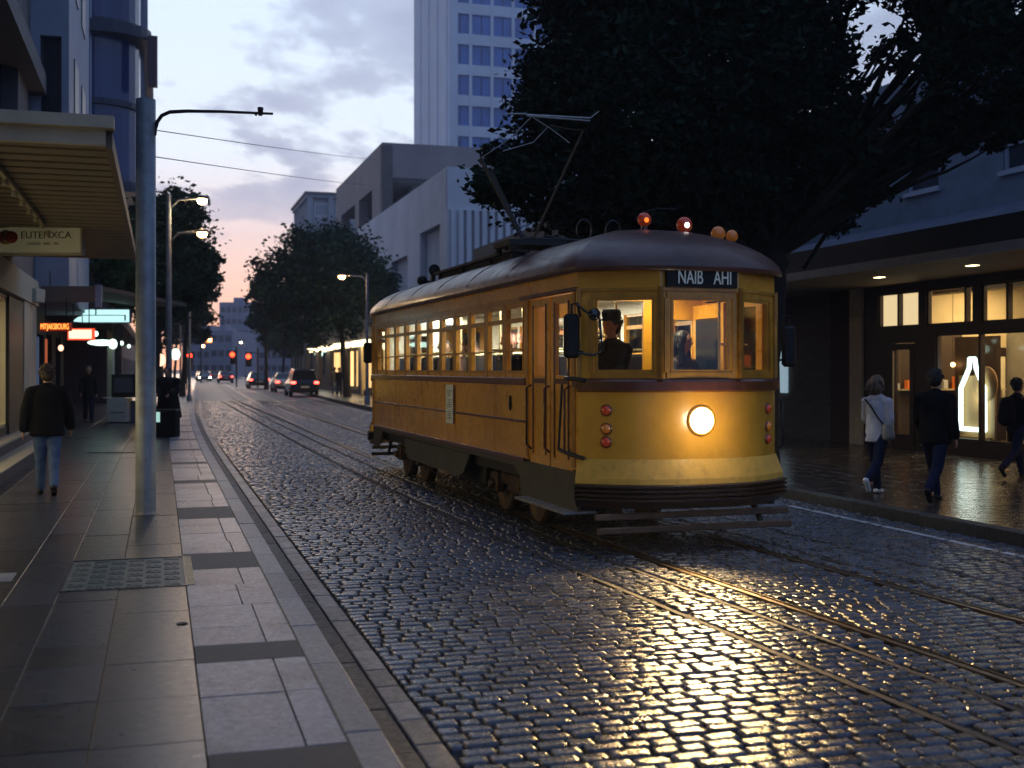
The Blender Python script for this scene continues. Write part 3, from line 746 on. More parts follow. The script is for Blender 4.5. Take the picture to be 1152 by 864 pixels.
# skirts with bogie openings
for sx in (1,-1):
    mb = MB(); x = sx*W2; x2 = sx*(W2-.03)
    def pan(poly): # polygon in (y,z)
        n = len(poly); vs = [(x,y,z) for y,z in poly]+[(x2,y,z) for y,z in poly]
        mb.add(vs, [tuple(range(n)), tuple(reversed(range(n,2*n)))]+[(i,n+i,n+(i+1)%n,(i+1)%n) for i in range(n)])
    pan([(HL-1.5,.76),(-HL+.02,.76),(-HL+.02,.70),(HL-1.5,.68)])
    pan([(HL-1.5,.68),(HL-1.5,.36),(HL-1.68,.36),(HL-1.74,.58),(HL-1.95,.68)])
    pan([(HL-3.7,.68),(HL-4.0,.42),(HL-4.25,.36),(HL-6.9,.38),(HL-7.2,.44),(HL-7.3,.68)])
    pan([(-HL+.75,.70),(-HL+.62,.52),(-HL+.35,.42),(-HL+.02,.42),(-HL+.02,.70)])
    mb.build('skirt', M['skirt'], tram)
    mb = MB(); mb.box(sx*(W2-.03),sx*(W2+.004),HL-1.49,HL+.0,.385,.76); mb.build('door_skirt', M['skirt'], tram)
mb = MB(); mb.box(-W2+.1,W2-.1,-HL+.3,HL-.1,.55,.78); mb.box(-.6,.6,HL-.2,HL+.25,.42,.78); mb.box(-.7,.7,-1.6,1.4,.25,.55); mb.box(-.85,.85,HL-4.0,HL-3.7,.3,.6); mb.build('underframe', M['under'], tram)
for yb in (HL-2.75, -HL+1.65):
    bo = MB(); 
    for sx in (1,-1):
        bo.box(sx*.74,sx*.80,yb-.95,yb+.95,.36,.46,bev=.01); bo.box(sx*.73,sx*.82,yb-.2,yb+.2,.28,.5,bev=.02)
        for dy in (-.6,.6):
            bo.box(sx*.74,sx*.86,yb+dy-.1,yb+dy+.1,.24,.50,bev=.02)
            bo.lathe([(.06,0),(.06,.05),(.03,.07)],(sx*.86,yb+dy,.34),(sx,0,0),10)
        for k in range(5): bo.lathe([(.05,0),(.062,.012),(.05,.025)],(sx*.80,yb-.28 if k<3 else yb+.28,.46+.03*(k%3)),(0,0,1),10)
    bo.box(-.72,.72,yb-.12,yb+.12,.36,.5)
    bog = bo.build('bogie', M['rust'], tram)
    for dy in (-.6,.6):
        for sx in (1,-1):
            mb = MB(); mb.lathe([(.0,-.05),(.05,-.05),(.26,-.035),(.29,-.045),(.33,-.05),(.35,-.07),(.33,.06),(.30,.06),(.27,.03),(.08,.03),(.07,.07),(0,.07)],(sx*.655,yb+dy,.333),(sx,0,0),28); mb.build('wheel', M['rust'], bog)
        mb = MB(); mb.tube([(-.62,yb+dy,.333),(.62,yb+dy,.333)],.05,10); mb.build('axle', M['under'], bog)
# fender planks and brackets
for z,y in ((.335,.30),(.215,.36)):
    quick('fender_plank', M['plank'], tram, (-1.02,1.02,HL+y,HL+y+.05,z,z+.06), bev=.008)
    quick('fender_plank', M['plank'], tram, (-1.02,1.02,-HL-y-.05,-HL-y,z,z+.06))
for x in (-.72,.72):
    for sg in (1,-1): mb = MB(); mb.beam((x,sg*(HL+.1),.5),(x,sg*(HL+.34),.26),.04,.04); mb.build('fender_bracket', M['under'], tram)
# headlight
yh = bow(0)+.005; hz = 1.262
mb = MB(); mb.lathe([(.150,0),(.148,.012),(.138,.022),(.124,.024),(.12,.015)],(0,yh,hz),(0,1,0),32); hr = mb.build('headlight', M['tramfr'], tram)
mb = MB(); mb.lathe([(.121,.016),(.11,.028),(.085,.04),(.05,.047),(0,.05)],(0,yh,hz),(0,1,0),32); mb.build('lens', M['head'], hr)
lamp('SPOT',(0,yh+.10,hz),800,(1,.64,.26),.17,rot=(rad(90-30),0,rad(-36)),spot=rad(76),parent=tram,name='headlight_beam',blend=1.0)
lamp('POINT',(0,yh+.34,hz),6.5,(1,.82,.55),.07,parent=tram,name='headlight_spill')
for sx in (1,-1):
    for z,mm,rr in ((1.36,'redglass',.045),(1.185,'amberglass',.045),(1.06,'redglass',.045)):
        x = sx*.86; y = bow(x)+.006; nx = .46*2.7*(.86/W2)**1.7/W2
        n = Vector((sx*nx,1,0)).normalized(); mb = MB(); mb.lathe([(rr+.012,0),(rr+.012,.012),(rr,.018)],(x,y,z),n,18); ml = mb.build('marker_lamp', M['trambr'], tram)
        mb = MB(); mb.lathe([(rr,.012),(rr*.9,.028),(rr*.55,.04),(0,.044)],(x,y,z),n,18); mb.build('lens', M[mm], ml)
# destination sign
mb = MB(); mb.box(-.37,.37,HL+.452,HL+.50,2.515,2.70,bev=.008); dsn = mb.build('destination_sign', M['black'], tram)
text_obj('lettering','NAIB',.19,M['signtxt'],dsn,(.13,HL+.503,2.607),(rad(90),0,rad(180)),sx=.62); text_obj('lettering','AHI',.19,M['signtxt'],dsn,(-.21,HL+.503,2.607),(rad(90),0,rad(180)),sx=.62)
for sx in (1,-1):
    for z,y0,y1 in ((1.56,-HL+.15,HL-1.55),(.82,-HL+.15,HL-1.55),(1.15,-HL+.15,HL-1.55)):
        mb = MB(); mb.box(sx*W2,sx*(W2+.002),y0,y1,z-.012,z+.012)
        for yy in np.arange(y0+.03,y1,.085): mb.ell((sx*(W2+.002),yy,z),(.004,.006,.006),6,4)
        mb.build('rivet_strip', M['tramy'], tram)
    for yy in (-3.1,-1.3,.5,2.2): quick('panel_seam', M['tramfr'], tram, (sx*W2,sx*(W2+.005),yy-.008,yy+.008,.80,1.57))
# notice on side + oval vent
yq = HL-4.55
np_ = quick('notice', M['paper'], tram, (W2+.028,W2+.034,yq-.17,yq+.17,1.03,1.54))
mb = MB()
for i,z in enumerate(np.linspace(1.46,1.10,13)):
    if i in (3,8): continue
    mb.box(W2+.034,W2+.0355,yq-.12+.02*(i%3),yq+.12-.03*((i*7)%3),z-.006,z+.006)
mb.build('print', M['ink'], np_)
mb = MB(); mb.lathe([(.0,.0),(.04,0),(.045,.012),(.0,.02)],(0,0,0),(1,0,0),18); vo = mb.build('side_vent', M['black'], tram, loc=(W2+.003,HL-2.05,1.37)); vo.scale = (1,.75,2.0)
# mirrors
def mirror(x, y, z, sy, wide=.16, tall=.42):
    mb = MB(); mb.box(x-.08,x+.08,y-.035,y+.035,z-tall/2,z+tall/2,bev=.03); mo = mb.build('mirror', M['black'], tram)
    mb = MB(); sx = math.copysign(1,x); mb.tube([(x,y,z+tall/2),(x,y,z+tall/2+.09),(x-sx*.05,y+.02,z+tall/2+.1),(sx*W2,y-.04,z+tall/2-.02)],.012,6); mb.tube([(x,y,z-tall/2+.08),(sx*(W2-.02),y-.02,z-tall/2+.06)],.012,6); mb.build('mirror_arm', M['black'], mo)
    return mo
m1 = mirror(1.17,HL+.10,2.06,1)
mb = MB(); mb.tube([(1.13,HL+.12,2.36),(1.02,HL+.2,2.26),(.93,HL+.22,2.22),(.91,HL+.22,1.92),(.98,HL+.2,1.88),(1.12,HL+.14,1.90)],.013,6); mb.lathe([(0,0),(.055,.0),(.06,.03),(.03,.06),(0,.06)],(.99,HL+.25,2.26),(0,-1,0),14); mb.build('round_mirror', M['blackgloss'], m1)
mirror(-1.22,HL+.02,1.98,1); mirror(1.15,-HL-.05,2.03,1,tall=.36)
# handlebar at the front corner and small brackets
mb = MB(); mb.tube([(W2+.03,HL-.25,1.66),(W2+.05,HL+.0,1.655),(W2-.02,HL+.12,1.64)],.022,8); mb.tube([(W2+.07,HL-.32,.96),(W2+.06,HL-.05,.93),(W2-.02,HL+.1,.90)],.020,8); mb.tube([(W2+.05,HL-.3,1.6),(W2+.08,HL-.32,.96)],.013,8)
mb.build('corner_rail', M['poled'], tram)
mb = MB(); mb.tube([(-W2-.03,HL+.03,1.45),(-W2-.06,HL+.05,1.42),(-W2-.06,HL+.05,.98),(-W2-.03,HL+.03,.95)],.014,8); mb.build('corner_rail', M['poled'], tram)
# roof gear
def rz_at(x,y):
    return roofz(min(1,max(abs(x)/(W2+.075), (abs(y)-spine)/(HL+.46+.075-spine) if abs(y)>spine else 0)))
def roof_lamp(x, y, z, r, mm, dot=None):
    rz_ = rz_at(x,y)-.02
    mb = MB(); mb.lathe([(.05,rz_-z),(.035,rz_-z+.03),(.03,-.3*r),(r*.8,-.2*r)],(x,y,z),(0,0,1),12) if z-rz_ > r else mb.lathe([(r*.7,rz_-z-.02),(r*.8,-.3*r)],(x,y,z),(0,0,1),12)
    lo = mb.build('roof_lamp', M['trambr'], tram); mb = MB(); mb.ell((x,y,z),(r,r*.8,r),16,10); mb.build('lens', M[mm], lo)
    if dot: mb = MB(); mb.ell((x,y+r*.75,z-.01),(r*.35,r*.15,r*.35),10,6); mb.build('bulb', M[dot], lo)
roof_lamp(.05,4.15,3.30,.075,'redglass','amberlit'); roof_lamp(-.36,4.25,3.25,.085,'redglass','whitedot')  # white dot is a highlight on the lamp glass, put in as a glowing disc
roof_lamp(-.70,4.35,3.16,.078,'amberglass'); roof_lamp(-.86,4.35,3.14,.066,'amberglass')
mb = MB(); mb.tube([(.13,4.1,3.3),(.05,4.1,3.38),(-.12,4.1,3.43),(-.35,4.1,3.43)],.006,5); mb.build('aerial', M['poled'], tram)
for (x,y) in ((.30,3.1),(-.05,3.1)):  # hoop stays
    mb = MB(); mb.tube([(x+.09*math.cos(t)+.0,y,3.30+.12*math.sin(t)) for t in np.linspace(-.25*math.pi,1.25*math.pi,14)],.010,6); mb.build('roof_hoop', M['poled'], tram)
mb = MB(); mb.box(.06,.34,-3.5,.6,3.30,3.335); 
for y in (-3.3,-1.9,-.5,.5): mb.box(.1,.14,y-.02,y+.02,3.12,3.3); mb.box(.26,.3,y-.02,y+.02,3.12,3.3)
mb.box(.15,.26,-3.4,.5,3.16,3.3)
mb.build('roof_board', M['under'], tram)
mb = MB(); mb.lathe([(.03,-.12),(.05,0),(.10,.08),(.10,.1),(0,.06)],(.2,-4.05,3.42),(0,1,0),14); mb.box(.17,.23,-4.12,-4.0,3.05,3.4); mb.lathe([(.05,-.1),(.08,0),(.08,.1),(0,.12)],(.38,-4.15,3.25),(0,1,0),14); mb.box(.2,.36,-4.16,-4.1,3.2,3.25); mb.build('roof_horn', M['black'], tram)
# pantograph / bow collector
pz = 13.75
pb = TL(596,272,pz)
mb = MB(); mb.box(pb.x-.35,pb.x+.35,pb.y-.3,pb.y+.3,3.17,3.23); 
for dx in (-.3,.3):
    for dy in (-.25,.25): mb.lathe([(.035,0),(.05,.03),(.035,.06),(.05,.09)],(pb.x+dx,pb.y+dy,3.10),(0,0,1),8)
mb.tube([pb+Vector((.3,0,-.1)),pb+Vector((.1,.1,.02)),pb+Vector((-.5,.3,0)),pb+Vector((-.95,.4,-.02))],.022,7)
mb.tube([pb+Vector((-.1,.1,-.1)),pb+Vector((-.15,.1,.06)),pb+Vector((-.4,.2,.02)),pb+Vector((-.7,.3,-.1))],.018,7)
pg = mb.build('current_collector', M['under'], tram)
mb = MB(); mb.tube([TL(587,268,pz),TL(541,178,pz)],.022,6); mb.tube([TL(590,270,pz),TL(552,190,pz+.3)],.012,6); mb.build('lower_arm', M['poled'], pg)
mb = MB(); mb.tube([TL(594,282,pz),TL(656,147,pz)],.014,6); mb.tube([TL(656,147,pz),TL(640,145,pz),TL(619,141,pz)],.008,5); mb.build('upper_arm', M['rust'], pg)
mb = MB(); 
for o in (0,3): mb.tube([TL(592,129+o*.4,pz),TL(664,133+o,pz)],.011,6)
mb.tube([TL(664,133,pz),TL(674,125,pz)],.007,5); mb.tube([TL(592,128,pz),TL(568,128,pz)],.009,6)
mb.tube([TL(598,131,pz),TL(620,145,pz),TL(641,161,pz)],.005,4); mb.tube([TL(617,142,pz),TL(600,160,pz),TL(566,170,pz)],.005,4); mb.tube([TL(541,178,pz),TL(575,155,pz),TL(598,131,pz)],.005,4)
mb.build('contact_bar', M['stepm'], pg)
# ------------------------------------------------------------------ people
def cap(mb, p0, p1, r0, r1, fl=1.0, seg=12, fdir=(0,1,0), flat0=False):
    """tapered capsule; fl squashes it along fdir"""
    p0, p1 = Vector(p0), Vector(p1); d = (p1-p0); L = d.length; d = d/L if L > 1e-6 else Vector((0,0,1))
    prof = []
    if flat0: prof = [(1e-5,-.02),(r0*.9,-.02),(r0,0)]
    else:
        for i in range(5): t = math.pi/2*(1-i/4.0); prof.append((r0*math.cos(t)+1e-5, -r0*math.sin(t)*.8))
    for i in range(5): t = math.pi/2*(i/4.0); prof.append((r1*math.cos(t)+1e-5, L+r1*math.sin(t)*.8))
    n0 = len(mb.v); mb.lathe(prof, p0, d, seg)
    if fl != 1.0:
        f = Vector(fdir).normalized(); mid = p0
        for i in range(n0, len(mb.v)):
            v = Vector(mb.v[i]); a = (v-p0); base = p0 + d*a.dot(d); q = v-base; q -= f*q.dot(f)*(1-fl); mb.v[i] = tuple(base+q)
def remesh(mb, name, m, parent, vox=.011, smooth=4):
    for v in mb.v: pass
    o = mb.build(name, m, None, fix=False)
    r = o.modifiers.new('r','REMESH'); r.mode = 'VOXEL'; r.voxel_size = vox; r.use_smooth_shade = True
    s_ = o.modifiers.new('s','SMOOTH'); s_.iterations = smooth; s_.factor = .5
    dg = bpy.context.evaluated_depsgraph_get(); me = bpy.data.meshes.new_from_object(o.evaluated_get(dg)); me.materials.clear(); me.materials.append(m)
    for p in me.polygons: p.use_smooth = True
    bpy.data.objects.remove(o); o = bpy.data.objects.new(name, me); COL.objects.link(o); o.parent = parent
    return o
def person(label, loc, rz, H=1.70, legs=((12,4),(-14,26)), arms=((14,20),(-14,18)), top='blackcloth', bottom='jeans', shoe='black', hair='brownhair', hairlen=0, bulky=1.0, lean=2, headturn=0, hat=False, sit=False, longcoat=False, group=None, armsplay=8, build=1.0, vox=.011, hands=True):
    root = thing('person', label, 'person', loc, rz, group); k = H/1.70
    V = lambda x,y,z: Vector((x*k,y*k,z*k))
    ln = rad(lean); hipz = .90
    hip = V(0,0,hipz)
    def up(h, x=0, fwd=0): return hip+V(x, h*math.sin(ln)+fwd, h*math.cos(ln))
    sh = .475; neckb = up(.56); neckt = up(.63,fwd=.01); headc = up(.715,fwd=.025)
    J = []
    for i,sx in enumerate((-1,1)):
        a, kn = legs[i]; a, kn = rad(a), rad(kn)
        h0 = hip+V(sx*.085,0,-.02); kne = h0+V(sx*.0,math.sin(a)*.42,-math.cos(a)*.42); b_ = a-kn
        ank = kne+V(sx*.0,math.sin(b_)*.40,-math.cos(b_)*.40); J.append((h0,kne,ank,b_))
    # put lowest foot on the ground
    low = min(j[2].z for j in J)-.075*k; 
    if not sit: off = Vector((0,0,-low))
    else: off = Vector((0,0,0))
    hip += off; neckb += off; neckt += off; headc += off; J = [(a+off,b_+off,c+off,d) for a,b_,c,d in J]
    AR = []
    for i,sx in enumerate((-1,1)):
        a, el = rad(arms[i][0]), rad(arms[i][1]); s0 = up(sh,sx*.175*build)+V(0,0,0)
        sp = sx*math.sin(rad(armsplay)); e0 = s0+V(sp*.27,math.sin(a)*.27,-math.cos(a)*.27); b2 = a+el
        inn = arms[i][2] if len(arms[i]) > 2 else 0
        wr = e0+V(-sx*inn+sp*.1,math.sin(b2)*.24,-math.cos(b2)*.24); AR.append((s0,e0,wr,b2,sx))
    # body: one continuous surface
    mb = MB()
    cap(mb, hip, up(.2), .125*k, .115*k, .72); cap(mb, up(.2), up(.42), .115*k, .145*k, .66); cap(mb, up(.47,-.13*build), up(.47,.13*build), .07*k,.07*k)
    cap(mb, neckb-V(0,0,.04), neckt, .058*k,.052*k)
    ht = Matrix.Rotation(rad(headturn),3,'Z')
    def HD(x,y,z): return headc+ht@V(x,y,z)
    mb.ell(HD(0,-.005,.02), (.082*k,.098*k,.110*k), rot=ht); mb.ell(HD(0,.02,-.05), (.056*k,.066*k,.066*k), rot=ht)
    cap(mb, HD(0,.085,.012), HD(0,.108,-.018), .010*k,.016*k); mb.ell(HD(-.078,-.01,0),(.012,.02,.03),rot=ht); mb.ell(HD(.078,-.01,0),(.012,.02,.03),rot=ht)
    cap(mb, HD(-.02,.082,-.052), HD(.02,.082,-.052), .008,.008); cap(mb, HD(-.04,.078,.035), HD(.04,.078,.035), .010,.010)
    for h0,kne,ank,b_ in J:
        cap(mb,h0,kne,.082*k,.055*k); cap(mb,kne,ank,.054*k,.036*k); cap(mb,ank+V(0,-.02,-.04),ank+V(0,.12,-.05),.035*k,.03*k)
    for s0,e0,wr,b2,sx in AR:
        cap(mb,s0,e0,.047*k,.038*k); cap(mb,e0,wr,.037*k,.026*k)
        d = (wr-e0).normalized(); side = Vector((1,0,0)); pal = wr+d*.05*k
        cap(mb,wr,pal+d*.03*k,.026*k,.033*k,.6,fdir=(1,0,0))
        nrm = d.cross(side).normalized()
        for fi,(o_,l_) in enumerate(((-.026,.060),(-.009,.072),(.009,.068),(.026,.052))):
            b0 = pal+d*.03*k+nrm*o_*k; b1 = b0+d*l_*.55*k; b3 = b1+(d*.8-side*sx*.5).normalized()*l_*.5*k
            cap(mb,b0,b1,.0095*k,.009*k,seg=8); cap(mb,b1,b3,.009*k,.0075*k,seg=8)
        t0 = wr+d*.02*k-nrm*.02*k; cap(mb,t0,t0+d*.045*k-nrm*.03*k-side*sx*.01,.0115*k,.009*k,seg=8)
    body = remesh(mb,'body',M['skin'],root,vox if vox > .009 else vox,2)
    em = MB()
    for sx in (-1,1): em.ell(HD(sx*.031,.083,.012),(.011*k,.006*k,.006*k),8,6)
    em.build('eyes', M['blackhair'], root)
    # trousers
    mb = MB(); cap(mb, hip+V(0,0,-.02), up(.10), .135*k,.13*k,.78)
    for h0,kne,ank,b_ in J:
        cap(mb,h0,kne,.098*k*build,.074*k); cap(mb,kne,ank+V(0,0,.01),.073*k,.060*k)
    remesh(mb,'trousers',M[bottom],root,.012,3)
    for h0,kne,ank,b_ in J:
        f = Vector((0,math.cos(b_),math.sin(b_))) if b_ < -.2 else Vector((0,1,-.05)); u = Vector((0,-f.z,f.y))
        mb = MB(); cap(mb,ank-f*.035*k-u*.035*k,ank+f*.14*k-u*.045*k,.046*k,.04*k,.8,fdir=u); cap(mb,ank-u*.02*k,ank-u*.03*k+f*.03*k,.045*k,.042*k)
        so_ = remesh(mb,'shoe',M[shoe],root,.010,2)
    # top
    mb = MB(); B = bulky*build
    cap(mb, up(-.10 if not longcoat else -.45), up(.2), (.160 if not longcoat else .19)*k*B,.146*k*B,.78,seg=20,flat0=True); cap(mb, up(.2), up(.40), .146*k*B,.150*k*B,.74,seg=20)
    for sx in (-1,1): cap(mb, up(.50,sx*.04), up(.455,sx*.135*B), .085*k,.072*k*B)
    cap(mb,neckb-V(0,0,.06),neckb+V(0,0,.005),.085*k,.066*k)
    for s0,e0,wr,b2,sx in AR: cap(mb,s0,e0,.066*k*B,.060*k*B); cap(mb,e0,wr-(wr-e0)*.06,.060*k*B,.048*k*B)
    remesh(mb,'jacket' if top!='whitecloth' else 'jumper',M[top],root,.013,3)
    # hair / hat
    mb = MB(); mb.ell(HD(0,-.022,.040),(.095*k,.103*k,.104*k),rot=ht); mb.ell(HD(0,-.052,-.005),(.090*k,.070*k,.10*k),rot=ht)
    if hairlen: mb.ell(HD(0,-.05,-.06),(.115*k,.09*k,.12*k),rot=ht); mb.ell(HD(0,-.03,.03),(.108*k,.11*k,.105*k),rot=ht); mb.ell(HD(.05,-.04,-.07),(.05*k,.06*k,.08*k)); mb.ell(HD(-.06,-.05,-.05),(.045*k,.05*k,.09*k))
    if hairlen > 1: cap(mb,HD(0,-.06,-.05),HD(0,-.08,-.30),.09*k,.08*k,.6); cap(mb,HD(-.08,.0,.02),HD(-.09,.02,-.25),.03,.04); cap(mb,HD(.08,.0,.02),HD(.09,.02,-.25),.03,.04)
    hr_ = remesh(mb,'hair',M[hair],root,.010,2)
    mb = MB(); rh = random.Random(int(loc[0]*91)+3)
    for _i in range(260 if hairlen else 150):
        th = rh.uniform(0,6.283); ph = rh.uniform(.0,1.75 if not hairlen else 2.1)
        if math.sin(th) > .25 and ph > .75: continue
        n_ = Vector((math.sin(ph)*math.cos(th),math.sin(ph)*math.sin(th),math.cos(ph))); p0 = HD(n_.x*.098,n_.y*.104-.03,n_.z*.108+.025)
        L_ = (.022 if not hairlen else .10)*rh.uniform(.6,1.3)*k; dn = (ht@Vector((n_.x*.5+rh.uniform(-.3,.3),n_.y*.5+rh.uniform(-.3,.3),-.8 if hairlen else -.3+rh.uniform(-.3,.4)))).normalized()
        mb.tube([p0,p0+dn*L_*.5+(ht@n_)*.006,p0+dn*L_],[.011,.009,.002],5,cap=False)
    mb.build('hair_locks', M[hair], root)
    if hat:
        mb = MB(); mb.lathe([(.0,.17),(.09*k,.165),(.105*k,.13),(.095*k,.07),(.10*k,.055)],HD(0,-.01,0),(0,0,1),18); mb.ell(HD(0,.07,.06),(.07,.06,.012),12,6); mb.build('cap', M['blackcloth'], root)
    return root, dict(hip=hip, up=up, AR=AR, J=J, HD=HD, V=V)
p,_ = person('man in a black jacket and blue jeans walking past the left lit shop step', (-6.02,15.2,PZ), SROT+rad(4), 1.64, ((10,4),(-12,20)), ((-6,12),(10,14)), 'blackcloth','jeans','black','brownhair',bulky=1.3,armsplay=16,build=1.08)
p,_ = person('person in dark clothes walking in front of the white cabinet under the lit signs', (-12.85,35.6,PZ), SROT+math.pi+.1, 1.68, ((14,6),(-10,18)), ((10,14),(10,30)), 'blackcloth','darkjeans','black','blackhair',bulky=1.15)
p,j = person('woman in a pale jumper, white trainers and shoulder bag on the wet pavement', (4.72,15.2,PZ), rad(-70)+rad(28), 1.52, ((20,10),(-20,36)), ((18,40),(-6,30,.06)), 'whitecloth','darkjeans','whiteshoe','blond',hairlen=1,bulky=1.02,headturn=-20,vox=.009)
V = j['V']; up = j['up']
mb = MB(); pts = [up(.50,-.13)+Vector((0,-.10,0)),up(.40,-.02)+Vector((0,-.138,0)),up(.25,.08)+Vector((0,-.135,0)),up(.12,.17)+Vector((0,-.09,0))]; mb.tube(pts,.012,6); mb.build('bag_strap', M['black'], p)
mb = MB(); cap(mb,up(.13,.20)+Vector((0,-.07,0)),up(-.02,.21)+Vector((0,-.05,0)),.07,.09,.8); remesh(mb,'shoulder_bag',M['bagm'],p,.012,3)
p,j = person('man in a black jacket walking beside the woman in the pale jumper', (5.17,14.35,PZ), rad(-70)+rad(30), 1.62, ((24,8),(-20,30)), ((16,30),(-16,30)), 'blackcloth','darkjeans','black','blackhair',bulky=1.25,armsplay=12,build=1.05,vox=.009)
mb = MB(); mb.box(-.03,.03,-.03,.05,-.10,.02,bev=.01); o = mb.build('carried_bottle', M['bagm'], None, loc=None)
o.parent = p; o.location = j['AR'][0][2]+Vector((0,.02,-.1))
p,j = person('person with a dark backpack and hair bun walking before the shop display', (7.5,17.45,PZ), rad(-62), 1.48, ((22,8),(-18,34)), ((20,50),(-10,40)), 'blackcloth','darkjeans','black','blackhair',bulky=1.0,vox=.010)
up = j['up']; mb = MB(); cap(mb,up(.42,0)+Vector((0,-.2,0)),up(.15,0)+Vector((0,-.22,0)),.12,.14,.7); remesh(mb,'backpack',M['blackcloth'],p,.013,3)
mb = MB(); cap(mb,j['HD'](0,-.09,.10),j['HD'](0,-.10,.11),.04,.035); remesh(mb,'hair_bun',M['blackhair'],p,.01,2)
p,_ = person('bulky figure in a black coat standing behind the black litter bin', (-8.42,28.75,PZ), SROT+rad(160), 1.62, ((4,4),(-4,6)), ((20,50,.1),(24,50,.1)), 'blackcloth','darkjeans','black','blackhair',bulky=1.75,lean=6,armsplay=14,longcoat=True)
p,_ = person('pedestrian in dark clothes on the far right pavement beside the lit shop', (-11.5,76,PZ), SROT, 1.7, ((14,6),(-12,20)), ((10,14),(-10,20)), 'greycloth','jeans','black','brownhair',vox=.016)
p,_ = person('second pedestrian by the far tree trunk on the right pavement', (-10.3,70,PZ), SROT+math.pi, 1.66, ((10,6),(-12,20)), ((10,14),(-10,20)), 'blackcloth','darkjeans','black','blackhair',vox=.016)
# driver and passenger inside the tram
dl = TM @ Vector((.37,4.08,.62)); 
person('tram driver in a dark cap and black uniform seated behind the front window', dl, TROT-rad(55), 1.66, ((84,88),(84,88)), ((34,42),(34,42)), 'blackcloth','darkjeans','black','blackhair',hat=True,sit=True,bulky=1.05,headturn=-10)
dl = TM @ Vector((-.58,3.72,.50)); 
person('passenger with long black hair in a grey coat seated in the tram cab', dl, TROT+rad(20), 1.62, ((84,88),(84,88)), ((20,52),(20,52)), 'greycloth','darkjeans','black','blackhair',hairlen=2,sit=True,headturn=20)
for (x,y,tp,lb) in ((.60,1.63,'blackcloth','black coated passenger seated behind the third side window from the doors'),(.60,-2.45,'greycloth','grey coated passenger seated behind the third side window from the rear'),(-.60,.85,'blackcloth','dark coated passenger seated on the far side of the saloon'),(.62,2.42,'blackcloth','black coated passenger seated by the first saloon window behind the tram doors'),(.62,.0,'greycloth','grey coated passenger seated halfway along the tram'),(.55,-1.65,'blackcloth','black coated passenger seated near the rear of the tram')):
    person(lb, TM @ Vector((x*1.18,y,.53)), TROT, 1.6, ((84,88),(84,88)), ((20,40),(20,40)), tp,'darkjeans','black','blackhair',sit=True,vox=.014)
# ------------------------------------------------------------------ trees
def tree(name, label, cat, base, blobs, nleaf, lsize, mleaf, trunk_r=.22, fork=None, seed=1, group=None, extra_limbs=(), lean=None):
    r = np.random.default_rng(seed); rnd = random.Random(seed)
    root = thing(name, label, cat, base, 0, group); B = Vector(base)
    bl = [(Vector(c)-B, Vector(q)) for c,q in blobs]
    cen = sum((c for c,_ in bl), Vector())/len(bl); fork = Vector(fork)-B if fork else Vector((cen.x*.3,cen.y*.3,min(c.z for c,_ in bl)*.8))
    mb = MB(); pts = []
    for i in range(7):
        t = i/6; pts.append(Vector((fork.x*t+(rnd.random()-.5)*.06,fork.y*t+(rnd.random()-.5)*.06,fork.z*t)))
    mb.tube(pts,[trunk_r*(1.35 if i==0 else 1.08-.07*i) for i in range(7)],12)
    tips = []
    def limb(a, b_, ra, rb, n=6, sub=True):
        d = b_-a; L_ = d.length; ps = []
        side = Vector((rnd.random()-.5,rnd.random()-.5,rnd.random()*.4))
        for i in range(n+1):
            t = i/n; ps.append(a+d*t+side*math.sin(t*math.pi)*L_*.16+Vector((rnd.random()-.5,rnd.random()-.5,rnd.random()-.5))*L_*.025)
        mb.tube(ps,[ra+(rb-ra)*i/n for i in range(n+1)],7)
        return ps
    for c,q in bl:
        ps = limb(fork, c, trunk_r*.30, trunk_r*.08)
        for k in range(5):
            a = ps[2+k%4]; dv = Vector((rnd.uniform(-1,1),rnd.uniform(-1,1),rnd.uniform(-.5,.8))); e = c+Vector((dv.x*q.x,dv.y*q.y,dv.z*q.z))*.8
            limb(a, e, trunk_r*.16, trunk_r*.04, 5)
    for a,b_,ra in extra_limbs: limb(Vector(a)-B, Vector(b_)-B, ra, ra*.3)
    mb.build('trunk', M['bark'], root)
    vol = np.array([q.x*q.y*q.z for _,q in bl])**.7; cnt = (nleaf*vol/vol.sum()).astype(int)
    V = []; 
    for (c,q),n in zip(bl,cnt):
        # clumps on and inside the ellipsoid, leaves scattered around each clump
        nc = max(12, n//55); th = r.uniform(0,2*np.pi,nc); u = r.uniform(-1,1,nc); rr = r.uniform(.35,1.08,nc)**.7
        cc = np.stack([np.sqrt(1-u*u)*np.cos(th),np.sqrt(1-u*u)*np.sin(th),u],-1)*rr[:,None]*np.array([q.x,q.y,q.z])+np.array([c.x,c.y,c.z])
        cs = min(q.x,q.z)*r.uniform(.10,.26,nc); tone = r.random(nc); idx = r.integers(0,nc,n)
        p = cc[idx]+r.normal(size=(n,3))*cs[idx][:,None]*np.array([1,1,.75])
        V.append((p, np.clip(tone[idx]*.7+r.random(n)*.3,0,1)))
    P = np.concatenate([a for a,_ in V]); T = np.concatenate([t for _,t in V]); n = len(P)
    a = r.normal(size=(n,3)); a[:,2] *= .6; a /= np.linalg.norm(a,axis=1)[:,None]; b_ = r.normal(size=(n,3)); b_ -= a*(a*b_).sum(1)[:,None]; b_ /= np.linalg.norm(b_,axis=1)[:,None]
    l = lsize*r.uniform(.6,1.3,(n,1)); nn = np.cross(a,b_)
    v = np.stack([P-a*l*.55, P+b_*l*.30+nn*l*.08, P+a*l*.55, P-b_*l*.30+nn*l*.08],1).reshape(-1,3); f = np.arange(4*n).reshape(-1,4)
    npmesh('crown', v, f, mleaf, parent=root, attr=np.repeat(T,4))
    return root
rb = (3.9,18.6,PZ)  # big tree rising behind the tram front
